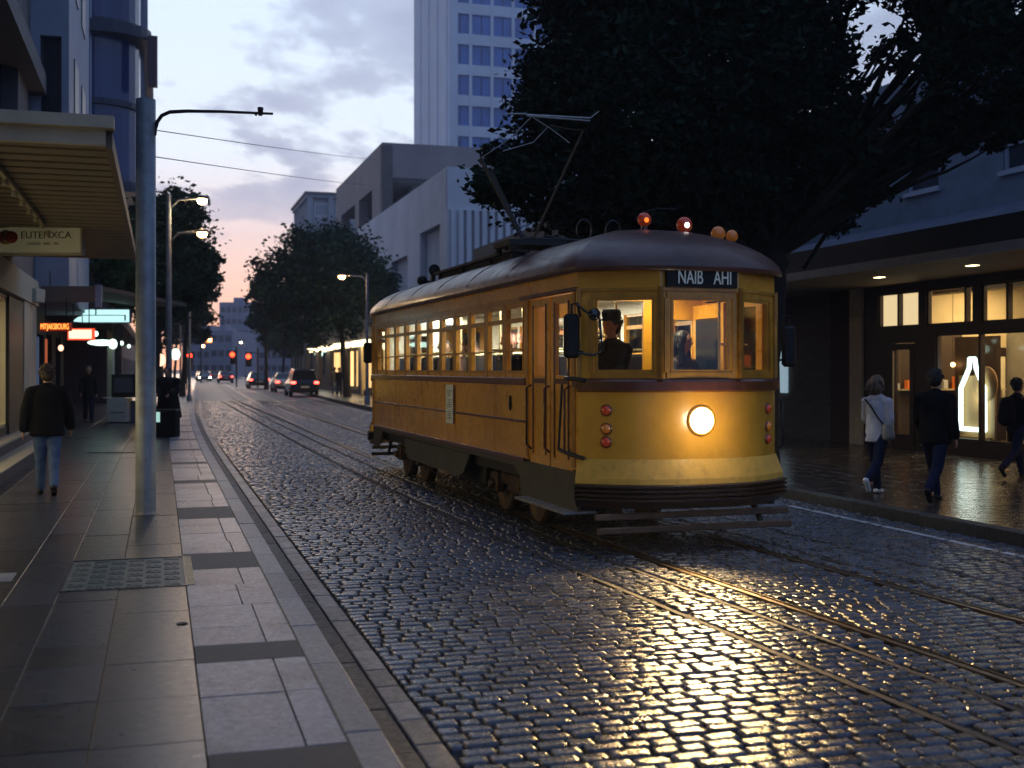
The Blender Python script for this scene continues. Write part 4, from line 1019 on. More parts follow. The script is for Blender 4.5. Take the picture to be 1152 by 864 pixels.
def W(px,py,z): return PT(px,py,z)
blobs = []
for (px,py,z,rx,rz) in ((632,105,18.5,.85,.9),(572,205,18.2,.72,.55),(668,15,19,1.0,1.1),(640,190,18.6,1.0,1.0),(650,255,19.2,.6,.45),(720,120,18.4,1.5,1.5),(720,-10,19,1.5,1.0),(750,225,19.4,1.0,.8),
      (820,60,18.0,1.4,1.4),(830,190,18.9,1.1,1.1),(890,120,19.0,1.1,1.1),(935,230,19.6,.65,.5),(870,-20,18,1.4,.9),(1010,150,18.5,.75,.38),(1075,30,17.4,.7,.65),(1120,80,16.6,1.0,.75),(1090,-60,17,1.6,.9),(1150,-10,16,1.2,.8),(1160,130,16.5,.6,.35),(985,-75,18,1.1,.6),(960,190,18.8,.6,.45),(870,262,19.6,.6,.35),
      (935,165,18.0,.6,.5),(975,215,17.9,.38,.3),(1110,150,16.9,.6,.3),(1040,130,17.4,.5,.3),(905,60,18.2,.7,.8),(1000,175,17.7,.6,.3),(1060,165,17.2,.5,.28),(930,225,18.6,.5,.35),(1010,60,18.6,.35,.25),(800,-120,18.5,2.0,1.2),(700,-90,19,1.4,1.1)):
    blobs.append((W(px,py,z),(rx,rx,rz)))
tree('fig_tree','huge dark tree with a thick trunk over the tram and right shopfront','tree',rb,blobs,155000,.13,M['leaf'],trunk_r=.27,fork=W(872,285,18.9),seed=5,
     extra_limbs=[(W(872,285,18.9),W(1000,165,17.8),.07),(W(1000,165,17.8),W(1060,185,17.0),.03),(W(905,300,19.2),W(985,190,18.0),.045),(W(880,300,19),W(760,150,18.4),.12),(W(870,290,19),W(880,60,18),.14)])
def simple_tree(label, px, z, w_, top, bot, n, seed, s=.22, m='leafm', group='street trees along the avenue', tr=.16, trunkpx=None, name='street_tree'):
    x, y, _ = W(px,400,z); bx = W(trunkpx or px,400,z)[0]; rnd = random.Random(seed); zt = HC+(HY-top)/F*z; zb = HC+(HY-bot)/F*z; hw = w_/2/F*z; bl = []
    for k in range(11):
        a = rnd.uniform(0,6.28); q = rnd.uniform(.15,.66); zz_ = zb+(zt-zb)*rnd.uniform(.22,.80); rr = hw*rnd.uniform(.32,.48); fz = 1-.45*max(0,(zz_-zb)/(zt-zb)-.5)*2
        bl.append(((x+math.cos(a)*hw*q*fz, y+math.sin(a)*hw*q, zz_),(rr,rr,rr*.8)))
    bl.append(((x,y,zb+(zt-zb)*.5),(hw*.7,hw*.7,(zt-zb)*.36)))
    return tree(name,label,'tree',(bx,y,PZ),bl,n,s,M[m],trunk_r=tr,seed=seed,group=group)
simple_tree('broad round tree with twin limbs over the lit far shop and the parked cars', 372,68,198,250,388,30000,3,.26,tr=.2,trunkpx=391)
simple_tree('tall dark tree behind the second lamp pole on the left pavement', 196,42,116,188,380,26000,8,.20,trunkpx=170)
simple_tree('tree filling the dark gap behind the near steel pole on the left', 140,37,80,215,372,15000,9,.18,trunkpx=130)
simple_tree('dark tree filling the gap just right of the near steel pole', 176,58,70,235,414,12000,19,.22,trunkpx=182)
simple_tree('tree farther up the left pavement touching the sunset sky', 222,70,62,250,400,11000,10,.26,trunkpx=205)
simple_tree('small far tree at the left kerb near the traffic signal', 200,120,70,300,405,8000,12,.4,trunkpx=196)
simple_tree('lamp lit green tree beyond the parked cars on the right', 322,118,70,345,410,9000,13,.34,m='leaf2',trunkpx=318)
simple_tree('dark tree standing behind the round tree on the far right pavement', 296,92,46,285,400,7000,14,.32,trunkpx=300)
simple_tree('dark tree hidden mostly behind the rear of the tram', 425,80,80,300,400,9000,15,.3,trunkpx=428)

# ------------------------------------------------------------------ street lamps and poles
def street_lamp(label, px, z, h=6.1, arm=1.4, mm='lampw', side=1, r=.10, energy=0, arms=1, group='street lamps along the avenue'):
    x, y, _ = W(px,400,z); root = thing('street_lamp', label, 'street lamp', (x,y,PZ), 0, group)
    mb = MB(); mb.tube([(0,0,0),(0,0,h)],[.085,.06],10); mb.lathe([(.14,0),(.14,.25),(.09,.35)],(0,0,0),(0,0,1),12); mb.build('pole', M['pole'], root)
    for k in range(arms):
        hh = h-.15-k*.85; mb = MB(); mb.tube([(0,0,hh-.25),(side*.25,0,hh),(side*arm,0,hh+.05)],.03,7); mb.build('lamp_arm', M['pole'], root)
        mb = MB(); mb.lathe([(.05,.10),(r*1.3,.06),(r*1.35,.0)],(side*arm,0,hh+.02),(0,0,1),12); hd = mb.build('lamp_head', M['poled'], root)
        mb = MB(); mb.ell((side*arm,0,hh-.02),(r,r,r*.75),12,8); mb.build('globe', M[mm if k==0 else 'lampo'], hd)
    if energy: lamp('POINT',(side*arm,0,h-.45),energy,(1,.66,.32) if mm=='lampw' else (1,.5,.2),.12,parent=root,name='lamp_light')
    return root
street_lamp('grey lamp pole with two lit arms behind the black litter bin', 190,30,6.1,.85,'lampw',1,.13,70,2)
street_lamp('orange street lamp in front of the left dark tree, next after the two armed pole', 213,60,6.1,.5,'lampo',1,.15,60)
street_lamp('small distant orange lamp low in the left trees', 203,92,6.0,.6,'lampo',1,.17)
street_lamp('blue grey lamp pole by the rear of the tram with one orange lamp', 413,56,6.2,1.2,'lampo',-1,.17,60)
street_lamp('distant orange lamp above the parked silver car', 333,120,6.1,.7,'lampo',-1,.24)
street_lamp('tiny far lamp above the red signals', 276,190,6.1,.7,'lampw',-1,.22)
# near steel pole with curved bracket
nx, ny, _ = IMG(164,578,PZ)
root = thing('steel_pole', 'thick grey steel pole with a long curved dark arm on the near left pavement', 'pole', (nx,ny,PZ))
mb = MB(); mb.lathe([(.125,0),(.118,.02),(.112,.05),(.108,4.66),(.0,4.68)],(0,0,0),(0,0,1),24); mb.build('pole', M['pole'], root)
q = lambda px,py: Vector(PT(px,py,ny))-Vector((nx,ny,PZ))
mb = MB(); mb.tube([q(174,152),q(174.5,146),q(177,137),q(182,130),q(191,126),q(210,125),q(250,125.5),q(307,128)],[.022]*5+[.020,.017,.014],8); mb.lathe([(.03,-.02),(.03,.02)],q(293,127.5),(1,0,0),8); mb.lathe([(.0,0),(.03,.0),(.035,.05),(0,.06)],q(293,126),(0,0,1),8); mb.tube([q(288,127),q(288,130)],.015,6); mb.build('curved_arm', M['poled'], root)
# overhead wires across the street
def wire(label, a, b_, sag, r=.012):
    a, b_ = Vector(a), Vector(b_); mb = MB(); n = 16
    mb.tube([a.lerp(b_,i/n)-Vector((0,0,sag*4*(i/n)*(1-i/n))) for i in range(n+1)],r,5); o = mb.build('overhead_wire', M['poled']); return tag(o,label,'wire','overhead wires')
wire('upper thin span wire crossing the sky from the near pole to the concrete building', PT(172,146,13.2), PT(470,182,60), .10, .006)
wire('lower thin span wire crossing the sky below the other', PT(172,176,13.2), PT(440,210,50), .06, .006)

# ------------------------------------------------------------------ vehicles
def car(label, s_, t_, paint, suv=False, face=0, lit=True, group='cars on the far street'):
    x,y,_ = SP(s_,t_); root = thing('car', label, 'car', (x,y,0), SROT+face, group)
    H1 = .62 if not suv else .72; H2 = 1.42 if not suv else 1.72; Lc = 2.2; Wc = .88
    prof = [(-Lc,.38,H1+.16),(-Lc+.12,.30,H1+.34),(-1.4,.25,H1+.38),(-.6,.25,H1+.36),(.9,.25,H1+.34),(Lc-.25,.28,H1+.18),(Lc,.36,H1)]
    mb = MB(); vs = []; nP = 8
    for (yy,zl,zh) in prof:
        e = .10 if abs(yy) > 2.1 else 0
        for (fx,fz) in ((-.94,0),(-1,.25),(-1,.7),(-.9,1),(.9,1),(1,.7),(1,.25),(.94,0)): vs.append((fx*(Wc-e),yy,zl+(zh-zl)*fz))
    fs = [(i*nP+k,i*nP+(k+1)%nP,(i+1)*nP+(k+1)%nP,(i+1)*nP+k) for i in range(len(prof)-1) for k in range(nP)]+[tuple(range(nP)),tuple(reversed(range((len(prof)-1)*nP,len(prof)*nP)))]
    mb.add(vs,fs,0,False); bo = mb.build('body', paint, root, bevel=.03, fix=True)
    cab = [(-Lc+.25 if suv else -1.55,H1+.34),(-1.75 if suv else -1.05,H2-.04),(-.2,H2),(.35,H2-.06),(1.05,H1+.32)]
    mb = MB(); vs = []
    for (yy,zz_) in cab: 
        ww = .80 if zz_ < H1+.5 else .64; vs += [(-ww,yy,zz_),(ww,yy,zz_)]
    n = len(cab); fs = [(2*i,2*i+1,2*i+3,2*i+2) for i in range(n-1)]+[tuple(2*i for i in range(n)),tuple(reversed([2*i+1 for i in range(n)]))]+[(0,2*n-2,2*n-1,1)]
    mb.add(vs,fs); mb.build('windows', M['darkwin'], root, bevel=.02, fix=True)
    quick('roof_panel', paint, root, (-.60,.60,-1.6 if suv else -1.0,.3,H2-.01,H2+.03), bev=.02)
    for yy in (-1.35,1.35):
        for sx in (-1,1):
            mb = MB(); mb.lathe([(.22,-.1),(.31,-.1),(.33,-.06),(.33,.06),(.31,.1),(.22,.1)],(sx*.80,yy,.33),(1,0,0),20); w_ = mb.build('wheel', M['black'], root)
            mb = MB(); mb.lathe([(0,.06),(.06,.09),(.2,.07),(.22,.1)],(sx*.80,yy,.33),(sx,0,0),16); mb.build('rim', M['chrome'], w_)
    for sx in (-1,1):
        quick('tail_light', M['tail'] if lit else M['redglass'], root, (sx*.58,sx*.86,-Lc-.01,-Lc+.06,H1+.10,H1+.24), bev=.01)
        quick('headlight', M['headw'] if face and lit else M['chrome'], root, (sx*.52,sx*.80,Lc-.06,Lc+.01,H1-.12,H1+.0), bev=.01)
        quick('wing_mirror', paint, root, (sx*.86,sx*1.02,.75,.85,H1+.36,H1+.48), bev=.02)
    quick('number_plate', M['white'], root, (-.26,.26,-Lc-.015,-Lc+.05,.56,.68)); quick('bumper', M['black'], root, (-.82,.82,-Lc-.04,-Lc+.1,.34,.5), bev=.02)
    return root
pb_ = mat('dark_blue_car_paint',(.02,.03,.07),.25,.3,coat=.8); pk_ = mat('black_car_paint',(.012,.014,.018),.25,.3,coat=.8); ps_ = mat('silver_car_paint',(.4,.38,.38),.3,.5,coat=.8); pr_ = mat('red_car_paint',(.25,.02,.015),.3,.2,coat=.8)
c_ = car('dark blue hatchback with glowing tail lights nearest the tram on the far street', 76.5,6.55,pb_,True)
x_,y_,_ = SP(76,5); 
car('silver car with red tail lights stopped between the two dark cars', 90,6.45,ps_)
car('black saloon with red tail lights farthest of the three queued cars', 108,5.3,pk_)
car('red car far up the street under the signals', 190,2.6,pr_)
car('oncoming car with both headlamps lit far up the street', 168,1.0,pk_,face=math.pi)
car('second oncoming car with lit headlamps farther up the street', 215,4.6,pk_,face=math.pi)
car('parked dark car at the left kerb far up the street', 176,-1.9+2.6,pb_,lit=False)
car('blue car parked close to the left kerb behind the black coated figure', 60,.0+1.0,pb_,lit=False) if False else None
car('small far car with red tail lights just beyond the traffic signals', 150,3.4,pr_)
car('farthest small car with red tail lights in the left lane', 240,1.8,pk_)
# traffic signals
def signal(label, px, py, z, pxpole=None):
    x,y,h = W(px,py,z); xp = W(pxpole or px,py,z)[0]; root = thing('traffic_signal', label, 'traffic light', (xp,y,PZ), 0, 'red traffic signals'); dx = x-xp
    mb = MB(); mb.tube([(0,0,0),(0,0,h+.6)],.07,8); mb.build('pole', M['poled'], root)
    if abs(dx) > .1: mb = MB(); mb.tube([(0,0,h+.2),(dx,0,h+.2)],.04,6); mb.build('signal_arm', M['poled'], root)
    hd = quick('signal_head', M['black'], root, (dx-.22,dx+.22,-.16,.1,h-.85-PZ,h+.35-PZ), bev=.03)
    mb = MB(); mb.ell((dx,-.2,h-PZ),(.21,.1,.21),14,8); mb.build('red_lens', M['redlit'], hd)
    for dz in (-.35,-.65): mb = MB(); mb.ell((dx,-.16,h-PZ+dz),(.14,.03,.14),12,6); mb.build('dark_lens', M['blackgloss'], hd)
signal('red traffic signal on the left side of the far street', 214,400,100,210)
signal('red traffic signal left of the pair at the far right of the street', 262,399,104,266)
signal('red traffic signal right of the pair beside the black saloon', 280,401,98,290)
root = thing('gantry_sign','orange lit sign on a tall post above the far street','sign',W(226,415,150)[:2]+(0,))
mb = MB(); mb.tube([(0,0,0),(0,0,6.6)],.1,8); mb.build('post', M['poled'], root)
quick('sign_box', M['orangelit'], root, (-.3,1.4,-.2,.1,5.1,5.9), bev=.05); quick('sign_box', M['lampo'], root, (.2,.5,-.22,-.2,4.5,4.8)); quick('top_light', M['lampo'], root, (1.0,1.4,-.25,-.2,5.3,5.7))
# ------------------------------------------------------------------ buildings. local frame: x across the street, y up the street
def bld(name, label, s_, t_, cat='building', group=None):
    return thing(name, label, cat, SP(s_,t_,PZ), SROT, group)
def face_windows(root, axis, pos, u0, u1, z0, z1, nu, nz, fu=.7, fz=.6, glass_m='darkwin', frame_m='white', out=1, lit=(), rec=.12, mull=True):
    """windows on a face; axis 'x' = face whose normal is along x at x=pos and u runs on y, axis 'y' the other"""
    du, dz = (u1-u0)/nu, (z1-z0)/nz; k = 0
    for i in range(nu):
        for j in range(nz):
            a, b_ = u0+du*(i+.5-fu/2), u0+du*(i+.5+fu/2); c, d = z0+dz*(j+.5-fz/2), z0+dz*(j+.5+fz/2); f = .05*du
            mb = MB()
            def bx(ua,ub,za,zb,p0,p1):
                if axis == 'x': mb.box(min(p0,p1),max(p0,p1),ua,ub,za,zb)
                else: mb.box(ua,ub,min(p0,p1),max(p0,p1),za,zb)
            P0, P1 = pos-out*rec, pos+out*.03
            bx(a,a+f,c,d,P0,P1); bx(b_-f,b_,c,d,P0,P1); bx(a+f,b_-f,c,c+f,P0,P1); bx(a+f,b_-f,d-f,d,P0,P1)
            if mull: bx(a+f,b_-f,(c+d)/2-f/3,(c+d)/2+f/3,P0,pos)
            w_ = mb.build('window', M[frame_m], root); mb = MB(); e = pos-out*rec*.7
            bx(a+f*.5,b_-f*.5,c+f*.5,d-f*.5,e-.01,e+.01); mb.build('pane', M[glass_m if k not in lit else 'warmlit'], w_); k += 1
def holes(u0,u1,z0,z1,nu,nz,fu,fz,off=0):
    du, dz = (u1-u0)/nu, (z1-z0)/nz
    return [(u0+du*(i+.5-fu/2)-off, u0+du*(i+.5+fu/2)-off, z0+dz*(j+.5-fz/2), z0+dz*(j+.5+fz/2)) for i in range(nu) for j in range(nz)]
# RIGHT SHOP. street wall at t=13.5, y (=s) from 4 to 34 ; root at s=4,t=13.5
S0 = 4.0; TF = 13.5
R_ = bld('shop_building','single storey right shopfront under a wide flat canopy with warm lit windows',S0,TF)
y = lambda px, t=TF: S_AT(px,t)-S0
# storefront bays from photo columns
yP0, yP1 = y(972), y(958); yEnd = y(868)+3
# floor inside, side walls, back wall, ceiling
mb = MB(); mb.box(.02,7,-.0,yP0,.0,.06); mb.build('shop_floor', M['intfloor'], R_)
mb = MB(); mb.box(7,7.2,0,yP0,0,3.6); mb.box(.1,7,yP0-.15,yP0,.06,3.5); mb.box(.1,7,-.2,0,.0,3.5); mb.build('interior_wall', M['tan'], R_)
mb = MB(); mb.box(.05,7.2,-.2,yP0,3.50,3.6); mb.build('shop_ceiling', M['cream'], R_)
for yy in np.linspace(1.5,yP0-1.5,6):
    quick('ceiling_light', M['warmlit'], R_, (1.2,5.2,yy-.12,yy+.12,3.45,3.49))
    lamp('AREA',(2.6,yy,3.42),75,(1,.72,.38),1.2,parent=R_,name='shop_light',sy=1.5)
lamp('AREA',(.5,y(1075),3.3),20,(1,.74,.42),.5,parent=R_,name='display_light',sy=3)
# holed front wall of dark timber
bays = [(y(1033),y(987.5)),(y(1094),y(1041.7)),(y(1152)-1.0,y(1103.7))]
tr = []; zt0, zt1 = 2.48, 3.20
hol = []
for a,b_ in bays: hol.append((a,b_,zt0,zt1))
yb = bays[-1][0]-.25; extra = []
while yb > 2: extra.append((max(.4,yb-2.2),yb)); yb -= 2.45
for a,b_ in extra: hol.append((a,b_,zt0,zt1)); hol.append((a,b_,.28,2.31))
ya, yd = y(1152)-1.0, y(1052)
hol.append((ya,yd,.28,2.31)); dA, dB = y(1029),y(1003); hol.append((dA,dB,.03,2.16))
mb = MB(); mb.holed((0,yP0),(0,0),0,3.42,[(yP0-h[1],yP0-h[0],h[2],h[3]) for h in hol],-.14)
fw_ = mb.build('timber_front', M['timber'], R_)
def pane(a,b_,c,d,mull=(),x=.07):
    mb = MB(); mb.box(.03,.11,a,a+.04,c,d); mb.box(.03,.11,b_-.04,b_,c,d); mb.box(.03,.11,a+.04,b_-.04,c,c+.04); mb.box(.03,.11,a+.04,b_-.04,d-.04,d)
    for m_ in mull: mb.box(.02,.12,m_-.03,m_+.03,c,d)
    w_ = mb.build('window', M['timber'], R_); mb = MB(); mb.add([(x,a,c),(x,b_,c),(x,b_,d),(x,a,d)],[(0,1,2,3)]); mb.build('pane', M['shopglass'], w_); return w_
pane(*bays[0],zt0,zt1,[y(1009.5)]); pane(*bays[1],zt0,zt1,[y(1085)]); pane(*bays[2],zt0,zt1,[y(1132)])
pane(ya,yd,.28,2.31,[y(1101)])
for a,b_ in extra: pane(a,b_,zt0,zt1,[(a+b_)/2]); pane(a,b_,.28,2.31)
blind = quick('drawn_blind', M['warmlit2'] if 'warmlit2' in M else mat('glowing_blind',(.7,.55,.3),.8,emit=(1,.76,.42),es=.8), R_, (.22,.25,bays[0][0]-.1,bays[0][1]+.15,2.3,3.4))  # the blind is no lamp; warm shop light is put into its emission
# door
mb = MB(); mb.holed((.0,dB-.03),(.0,dA+.03),.06,2.14,[(.10,dB-dA-.2,.3,2.02)],-.06); dr = mb.build('door', M['timber'], R_)
mb = MB(); mb.add([(.03,dA+.1,.3),(.03,dB-.1,.3),(.03,dB-.1,2.03),(.03,dA+.1,2.03)],[(0,1,2,3)]); mb.build('pane', M['shopglass'], dr)
mb = MB(); mb.tube([(-.05,dB-.13,.35),(-.05,dB-.13,2.0)],.018,8); mb.build('door_handle', M['brass'], dr)
# pillar, brick wall, canopy
mb = MB(); mb.box(-.06,.28,yP0,yP1,0,3.42); mb.build('stone_pillar', M['pillar'], R_, bevel=.01)
def brickmat(name, c1, c2, mort, sc=1.0):
    m = mat(name, c1, .85, bump=.0); nt = m.node_tree; N_ = nt.nodes; L_ = nt.links; b_ = N_['Principled BSDF']; tc_ = N_.new('ShaderNodeTexCoord'); mp_ = N_.new('ShaderNodeMapping'); mp_.inputs['Rotation'].default_value = (0,rad(90),rad(90)) 
    sx = N_.new('ShaderNodeSeparateXYZ'); cx = N_.new('ShaderNodeCombineXYZ'); L_.new(tc_.outputs['Object'], sx.inputs[0]); L_.new(sx.outputs['Y'], cx.inputs[0]); L_.new(sx.outputs['Z'], cx.inputs[1])
    br = N_.new('ShaderNodeTexBrick'); L_.new(cx.outputs[0], br.inputs['Vector']); br.inputs['Color1'].default_value = (*c1,1); br.inputs['Color2'].default_value = (*c2,1); br.inputs['Mortar'].default_value = (*mort,1)
    br.inputs['Scale'].default_value = 1; br.inputs['Brick Width'].default_value = .24*sc; br.inputs['Row Height'].default_value = .08*sc; br.inputs['Mortar Size'].default_value = .008*sc; br.inputs['Mortar Smooth'].default_value = .4
    L_.new(br.outputs['Color'], b_.inputs['Base Color']); bp = N_.new('ShaderNodeBump'); bp.inputs['Strength'].default_value = .8; bp.inputs['Distance'].default_value = .01; bp.invert = True; L_.new(br.outputs['Fac'], bp.inputs['Height']); L_.new(bp.outputs[0], b_.inputs['Normal']); return m
M['brick'] = brickmat('painted_brick',(.12,.11,.115),(.09,.085,.09),(.045,.045,.05)); M['brickd'] = brickmat('dark_brown_brick',(.06,.035,.03),(.045,.028,.024),(.02,.015,.014))
mb = MB(); mb.box(.0,.2,yP1,y(934),0,3.42); mb.build('brick_pier', M['brickd'], R_); mb = MB(); mb.box(.08,.28,y(934),yEnd,0,3.42); mb.build('brick_wall', M['brick'], R_)
mb = MB(); mb.box(-.02,.06,y(884.5),y(873),1.05,2.05,bev=.01); po = mb.build('lit_poster', mat('lit_poster_face',(.5,.6,.65),.5,emit=(.6,.85,1),es=.32), R_)
zc = 3.36
mb = MB(); mb.box(-2.72,.3,-1,yEnd,zc+.0,zc+.03); mb.build('canopy_soffit', M['soffit'], R_)
mb = MB(); mb.box(-2.78,-2.72,-1,yEnd,zc-.03,zc+.12); mb.build('canopy_edge', M['canfascia'], R_)
mb = MB(); mb.box(-2.70,-2.45,-1,yEnd,zc+.12,zc+.52); mb.build('parapet', M['parapet'], R_)
for yy in np.arange(1.2,yP0-2.6,2.65) + (y(1096,12.1)%2.65 - 1.2%2.65):
    o_ = quick('downlight', M['warmlit'] if False else mat('downlight_lens',(.1,.1,.1),emit=(1,.78,.42),es=7), R_, (-1.50,-1.37,yy-.10,yy+.10,zc-.006,zc+.004), bev=.004)
    if yy < 30: lamp('SPOT',(-1.43,yy,zc-.03),16,(1,.68,.34),.05,rot=(0,0,0),spot=rad(115),parent=R_,name='downlight_beam')
# sloping metal roof
mb = MB(); vs = [(-2.45,-1,zc+.50),(6.5,-1,5.9),(6.5,yEnd,5.9),(-2.45,yEnd,zc+.50)]; vs2 = [(a,b_,c-.08) for a,b_,c in vs]; mb.add(vs+vs2,[(0,3,2,1),(4,5,6,7),(0,1,5,4),(1,2,6,5),(2,3,7,6),(3,0,4,7)]); ro = mb.build('sloping_roof', M['roofmetal'], R_)
mb = MB(); 
for yy in np.arange(0,yEnd,.62): mb.beam((-2.45,yy,zc+.52),(6.5,yy,5.92),.03,.03)
mb.build('roof_ribs', M['roofmetal'], ro)
# inside things: panels, shelves, counter, ornaments
quick('orange_banner', M['orange'], R_, (1.6,1.65,y(1152)-1.5,y(1085),2.02,2.45))
quick('back_panel', M['timber'], R_, (2.9,3.05,ya-1,y(1115),.06,2.0)); dkb = mat('dark_shelving',(.07,.045,.028),.6)
mb = MB(); mb.box(3.6,3.9,.3,yP0-.2,.06,2.15); mb.build('shelving', dkb, R_)
quick('added_dark_panel', dkb, R_, (.12,2.3,yP0-.24,yP0-.16,.06,2.45)); quick('added_dark_panel', M['timber'], R_, (2.3,3.6,yP0-.24,yP0-.16,.06,2.1)); quick('picture_panel', M['cream'], R_, (2.5,3.4,yP0-.27,yP0-.245,1.0,1.9))  # dark panels added so the interior behind the door reads dark
for k in range(9): quick('shelf_goods', [M['white'],M['orange'],M['brass'],M['pale']][k%4], R_, (.5+k*.3,.62+k*.3+.05*(k%2),yP0-.4,yP0-.28,1.2,1.32+.07*(k%3)), bev=.01)
quick('shelf', M['tan'], R_, (.4,3.3,yP0-.42,yP0-.25,1.17,1.2))
for z_ in (.7,1.2,1.65): quick('shelf', M['tan'], R_, (3.35,3.6,.5,yP0-.4,z_,z_+.03))
quick('added_dark_panel', dkb, R_, (1.7,1.8,y(1040),y(996),.06,2.3))
for k in range(26):
    yy = .8+k*.62; c_ = [M['white'],M['orange'],M['brass'],M['cream'],M['timber'],M['pale']][k%6]
    for z_ in (.73,1.23,1.68):
        h_ = .12+.05*((k*7+int(z_*9))%4); quick('shelf_goods', c_, R_, (3.4,3.52,yy+.1*((k*3)%3),yy+.1*((k*3)%3)+.12+.06*(k%2),z_,z_+h_), bev=.01)
quick('wall_panel', mat('brown_partition',(.25,.15,.07),.6), R_, (1.9,2.0,y(1100),y(1066),.06,2.02)); quick('wall_panel', M['cream'], R_, (1.95,2.05,y(1066),y(1050)+.3,.06,2.6))
for k,(a,b_) in enumerate(((y(1152)-.8,y(1128)),(y(1122),y(1108)),(y(1100),y(1090)))):
    quick('strip_light', mat('strip_light',(.1,.1,.1),emit=(1,.85,.6),es=3), R_, (1.5,1.56,a,b_,1.74,1.80))
quick('upper_shelf', M['tan'], R_, (3.4,3.6,3,yP0-1,2.5,3.1)); quick('upper_shelf', M['cream'], R_, (2.4,2.5,y(1084),y(1058),2.52,2.85)); quick('ceiling_beam', M['timber'], R_, (1.2,1.5,0.2,yP0-.3,3.2,3.4))
def world_in_R(x,yy,z): return Vector(SP(S0,TF,PZ)) + Vector((RX*x+DX*yy, RY*x+DY*yy, z))
ct = thing('display_table','low wooden display table behind the shop glass carrying pale vases','table',world_in_R(1.0,y(1140),.06),SROT)
quick('table_top', M['tan'], ct, (-.3,.3,-1.1,1.1,.86,.90)); 
for sx in (-.25,.25):
    for sy in (-1.0,1.0): quick('leg', M['timber'], ct, (sx-.03,sx+.03,sy-.03,sy+.03,0,.86))
quick('front_panel', M['timber'], ct, (-.28,-.25,-.97,.97,.3,.86))
for k in range(8):
    h_ = .14+.05*(k%3)+.03*(k%2); pos = world_in_R(1.0+.12*((k*5)%3-1), y(1140)+.95-k*.25, .06+.90)
    mb = MB(); mb.lathe([(.0,0),(.045,0),(.06,h_*.35),(.045,h_*.7),(.02,h_*.85),(.03,h_)],(0,0,0),(0,0,1),14); o_ = mb.build('vase', M['white'], None, loc=pos)
    tag(o_,'small pale vase among the ornaments on the lit shop display table','vase','pale vases on the display table')
# neon bottle sign
ns = thing('neon_sign','white neon bottle outline sign glowing behind the shop window','sign',world_in_R(.35,y(1078),0),SROT)
zB, zT = .42, 1.80
ky = lambda px: (y(px,13.85)-y(1078,13.85))
pts = [(1064,.5),(1090,.5),(1089.5,1.28),(1086,1.42),(1080.5,1.66),(1079,1.84),(1073.5,1.84),(1073,1.66),(1064,1.28),(1064,.5)]
pp = [Vector((0,ky(a),b_-.02)) for a,b_ in pts]
for i in range(len(pp)-1):
    pass
mb = MB(); 
for i in range(len(pp)-1): cap(mb,pp[i],pp[i+1],.045,.045,seg=10)
mb.build('tube_outline', M['neon'], ns)
mb = MB(); mb.box(.10,.14,ky(1096),ky(1060)+.1,.3,1.5,bev=.01); mb.lathe([(0,0),(.33,.0),(.33,.03),(0,.03)],(.11,ky(1086),1.35),(-1,0,0),24); mb.box(.02,.12,ky(1093),ky(1060),.28,.34); mb.build('backing_board', mat('tan_backing',(.5,.3,.12),.6), ns)
lamp('POINT',(-.1,ky(1080),1.1),6,(.85,1,.95),.2,parent=ns,name='neon_light')
for (px_,zz_,r_,mm) in ((1012,1.72,.06,'lampw'),(1025,1.72,.055,'lampo'),(1025,1.55,.055,'lampo'),(1072,1.72,.05,'lampw')):
    pos = world_in_R(1.6,y(px_,15.1),zz_); rt_ = tag(MB_ := None,'','') if False else None
    root = thing('hanging_bulb','bare glowing bulb hanging inside the shop '+{1012:'left of the door glass',1072:'beside the neon bottle'}.get(px_,'right of the door glass, '+('upper' if zz_>1.6 else 'lower')+' one'),'lamp',pos,0,'bulbs hanging in the shop')
    mb = MB(); mb.ell((0,0,0),(r_,r_,r_),12,8); mb.build('bulb', M['warmlit'] if False else mat('bulb_glow',(.1,.1,.1),emit=(1,.55,.2),es=9), root); mb = MB(); mb.tube([(0,0,r_),(0,0,3.5-zz_)],.006,5); mb.build('flex', M['black'], root)
mb = MB(); mb.tube([(0,0,0),(0,0,1.15)],.02,8); mb.lathe([(.18,0),(.18,.02),(.03,.04)],(0,0,0),(0,0,1),16); mb.lathe([(.05,0),(.12,.06),(.1,.1),(0,.12)],(0,0,1.15),(0,0,1),16)
tag(mb.build('brass_stand', M['brass'], None, loc=world_in_R(1.0,y(1020,14.5),.06)),'slim brass stand with a small bowl inside the shop door','stand')
# stucco building behind the roof
ST_ = bld('stucco_building','blue grey stucco building with sash windows behind the right shop roof',6,20.0)
yy1 = S_AT(1038,20)-6; yy2 = S_AT(1150,20)-6; wl = 40
hs = [(yy1-.72,yy1+.72,6.75,8.1),(yy2-.7,yy2+.7,6.75,8.1)]+[(yy1+5.2+k*5,yy1+6.6+k*5,6.75,8.1) for k in range(5)]
mb = MB(); mb.holed((0,wl),(0,-4),0,10.2,[(wl-h[1],wl-h[0],h[2],h[3]) for h in hs],-.25); mb.box(.3,8,-4,wl,0,10.2); mb.build('wall', M['stucco'], ST_)
for h in hs:
    mb = MB(); a,b_,c,d = h; mb.box(.06,.14,a,a+.06,c,d); mb.box(.06,.14,b_-.06,b_,c,d); mb.box(.06,.14,a,b_,c,c+.06); mb.box(.06,.14,a,b_,d-.06,d); mb.box(.05,.13,a+.06,b_-.06,(c+d)/2-.03,(c+d)/2+.03)
    w_ = mb.build('window', M['pale'], ST_); quick('pane', M['darkwin'], w_, (.16,.18,a,b_,c,d)); quick('sill', M['pale'], w_, (-.10,.06,a-.1,b_+.1,c-.12,c))
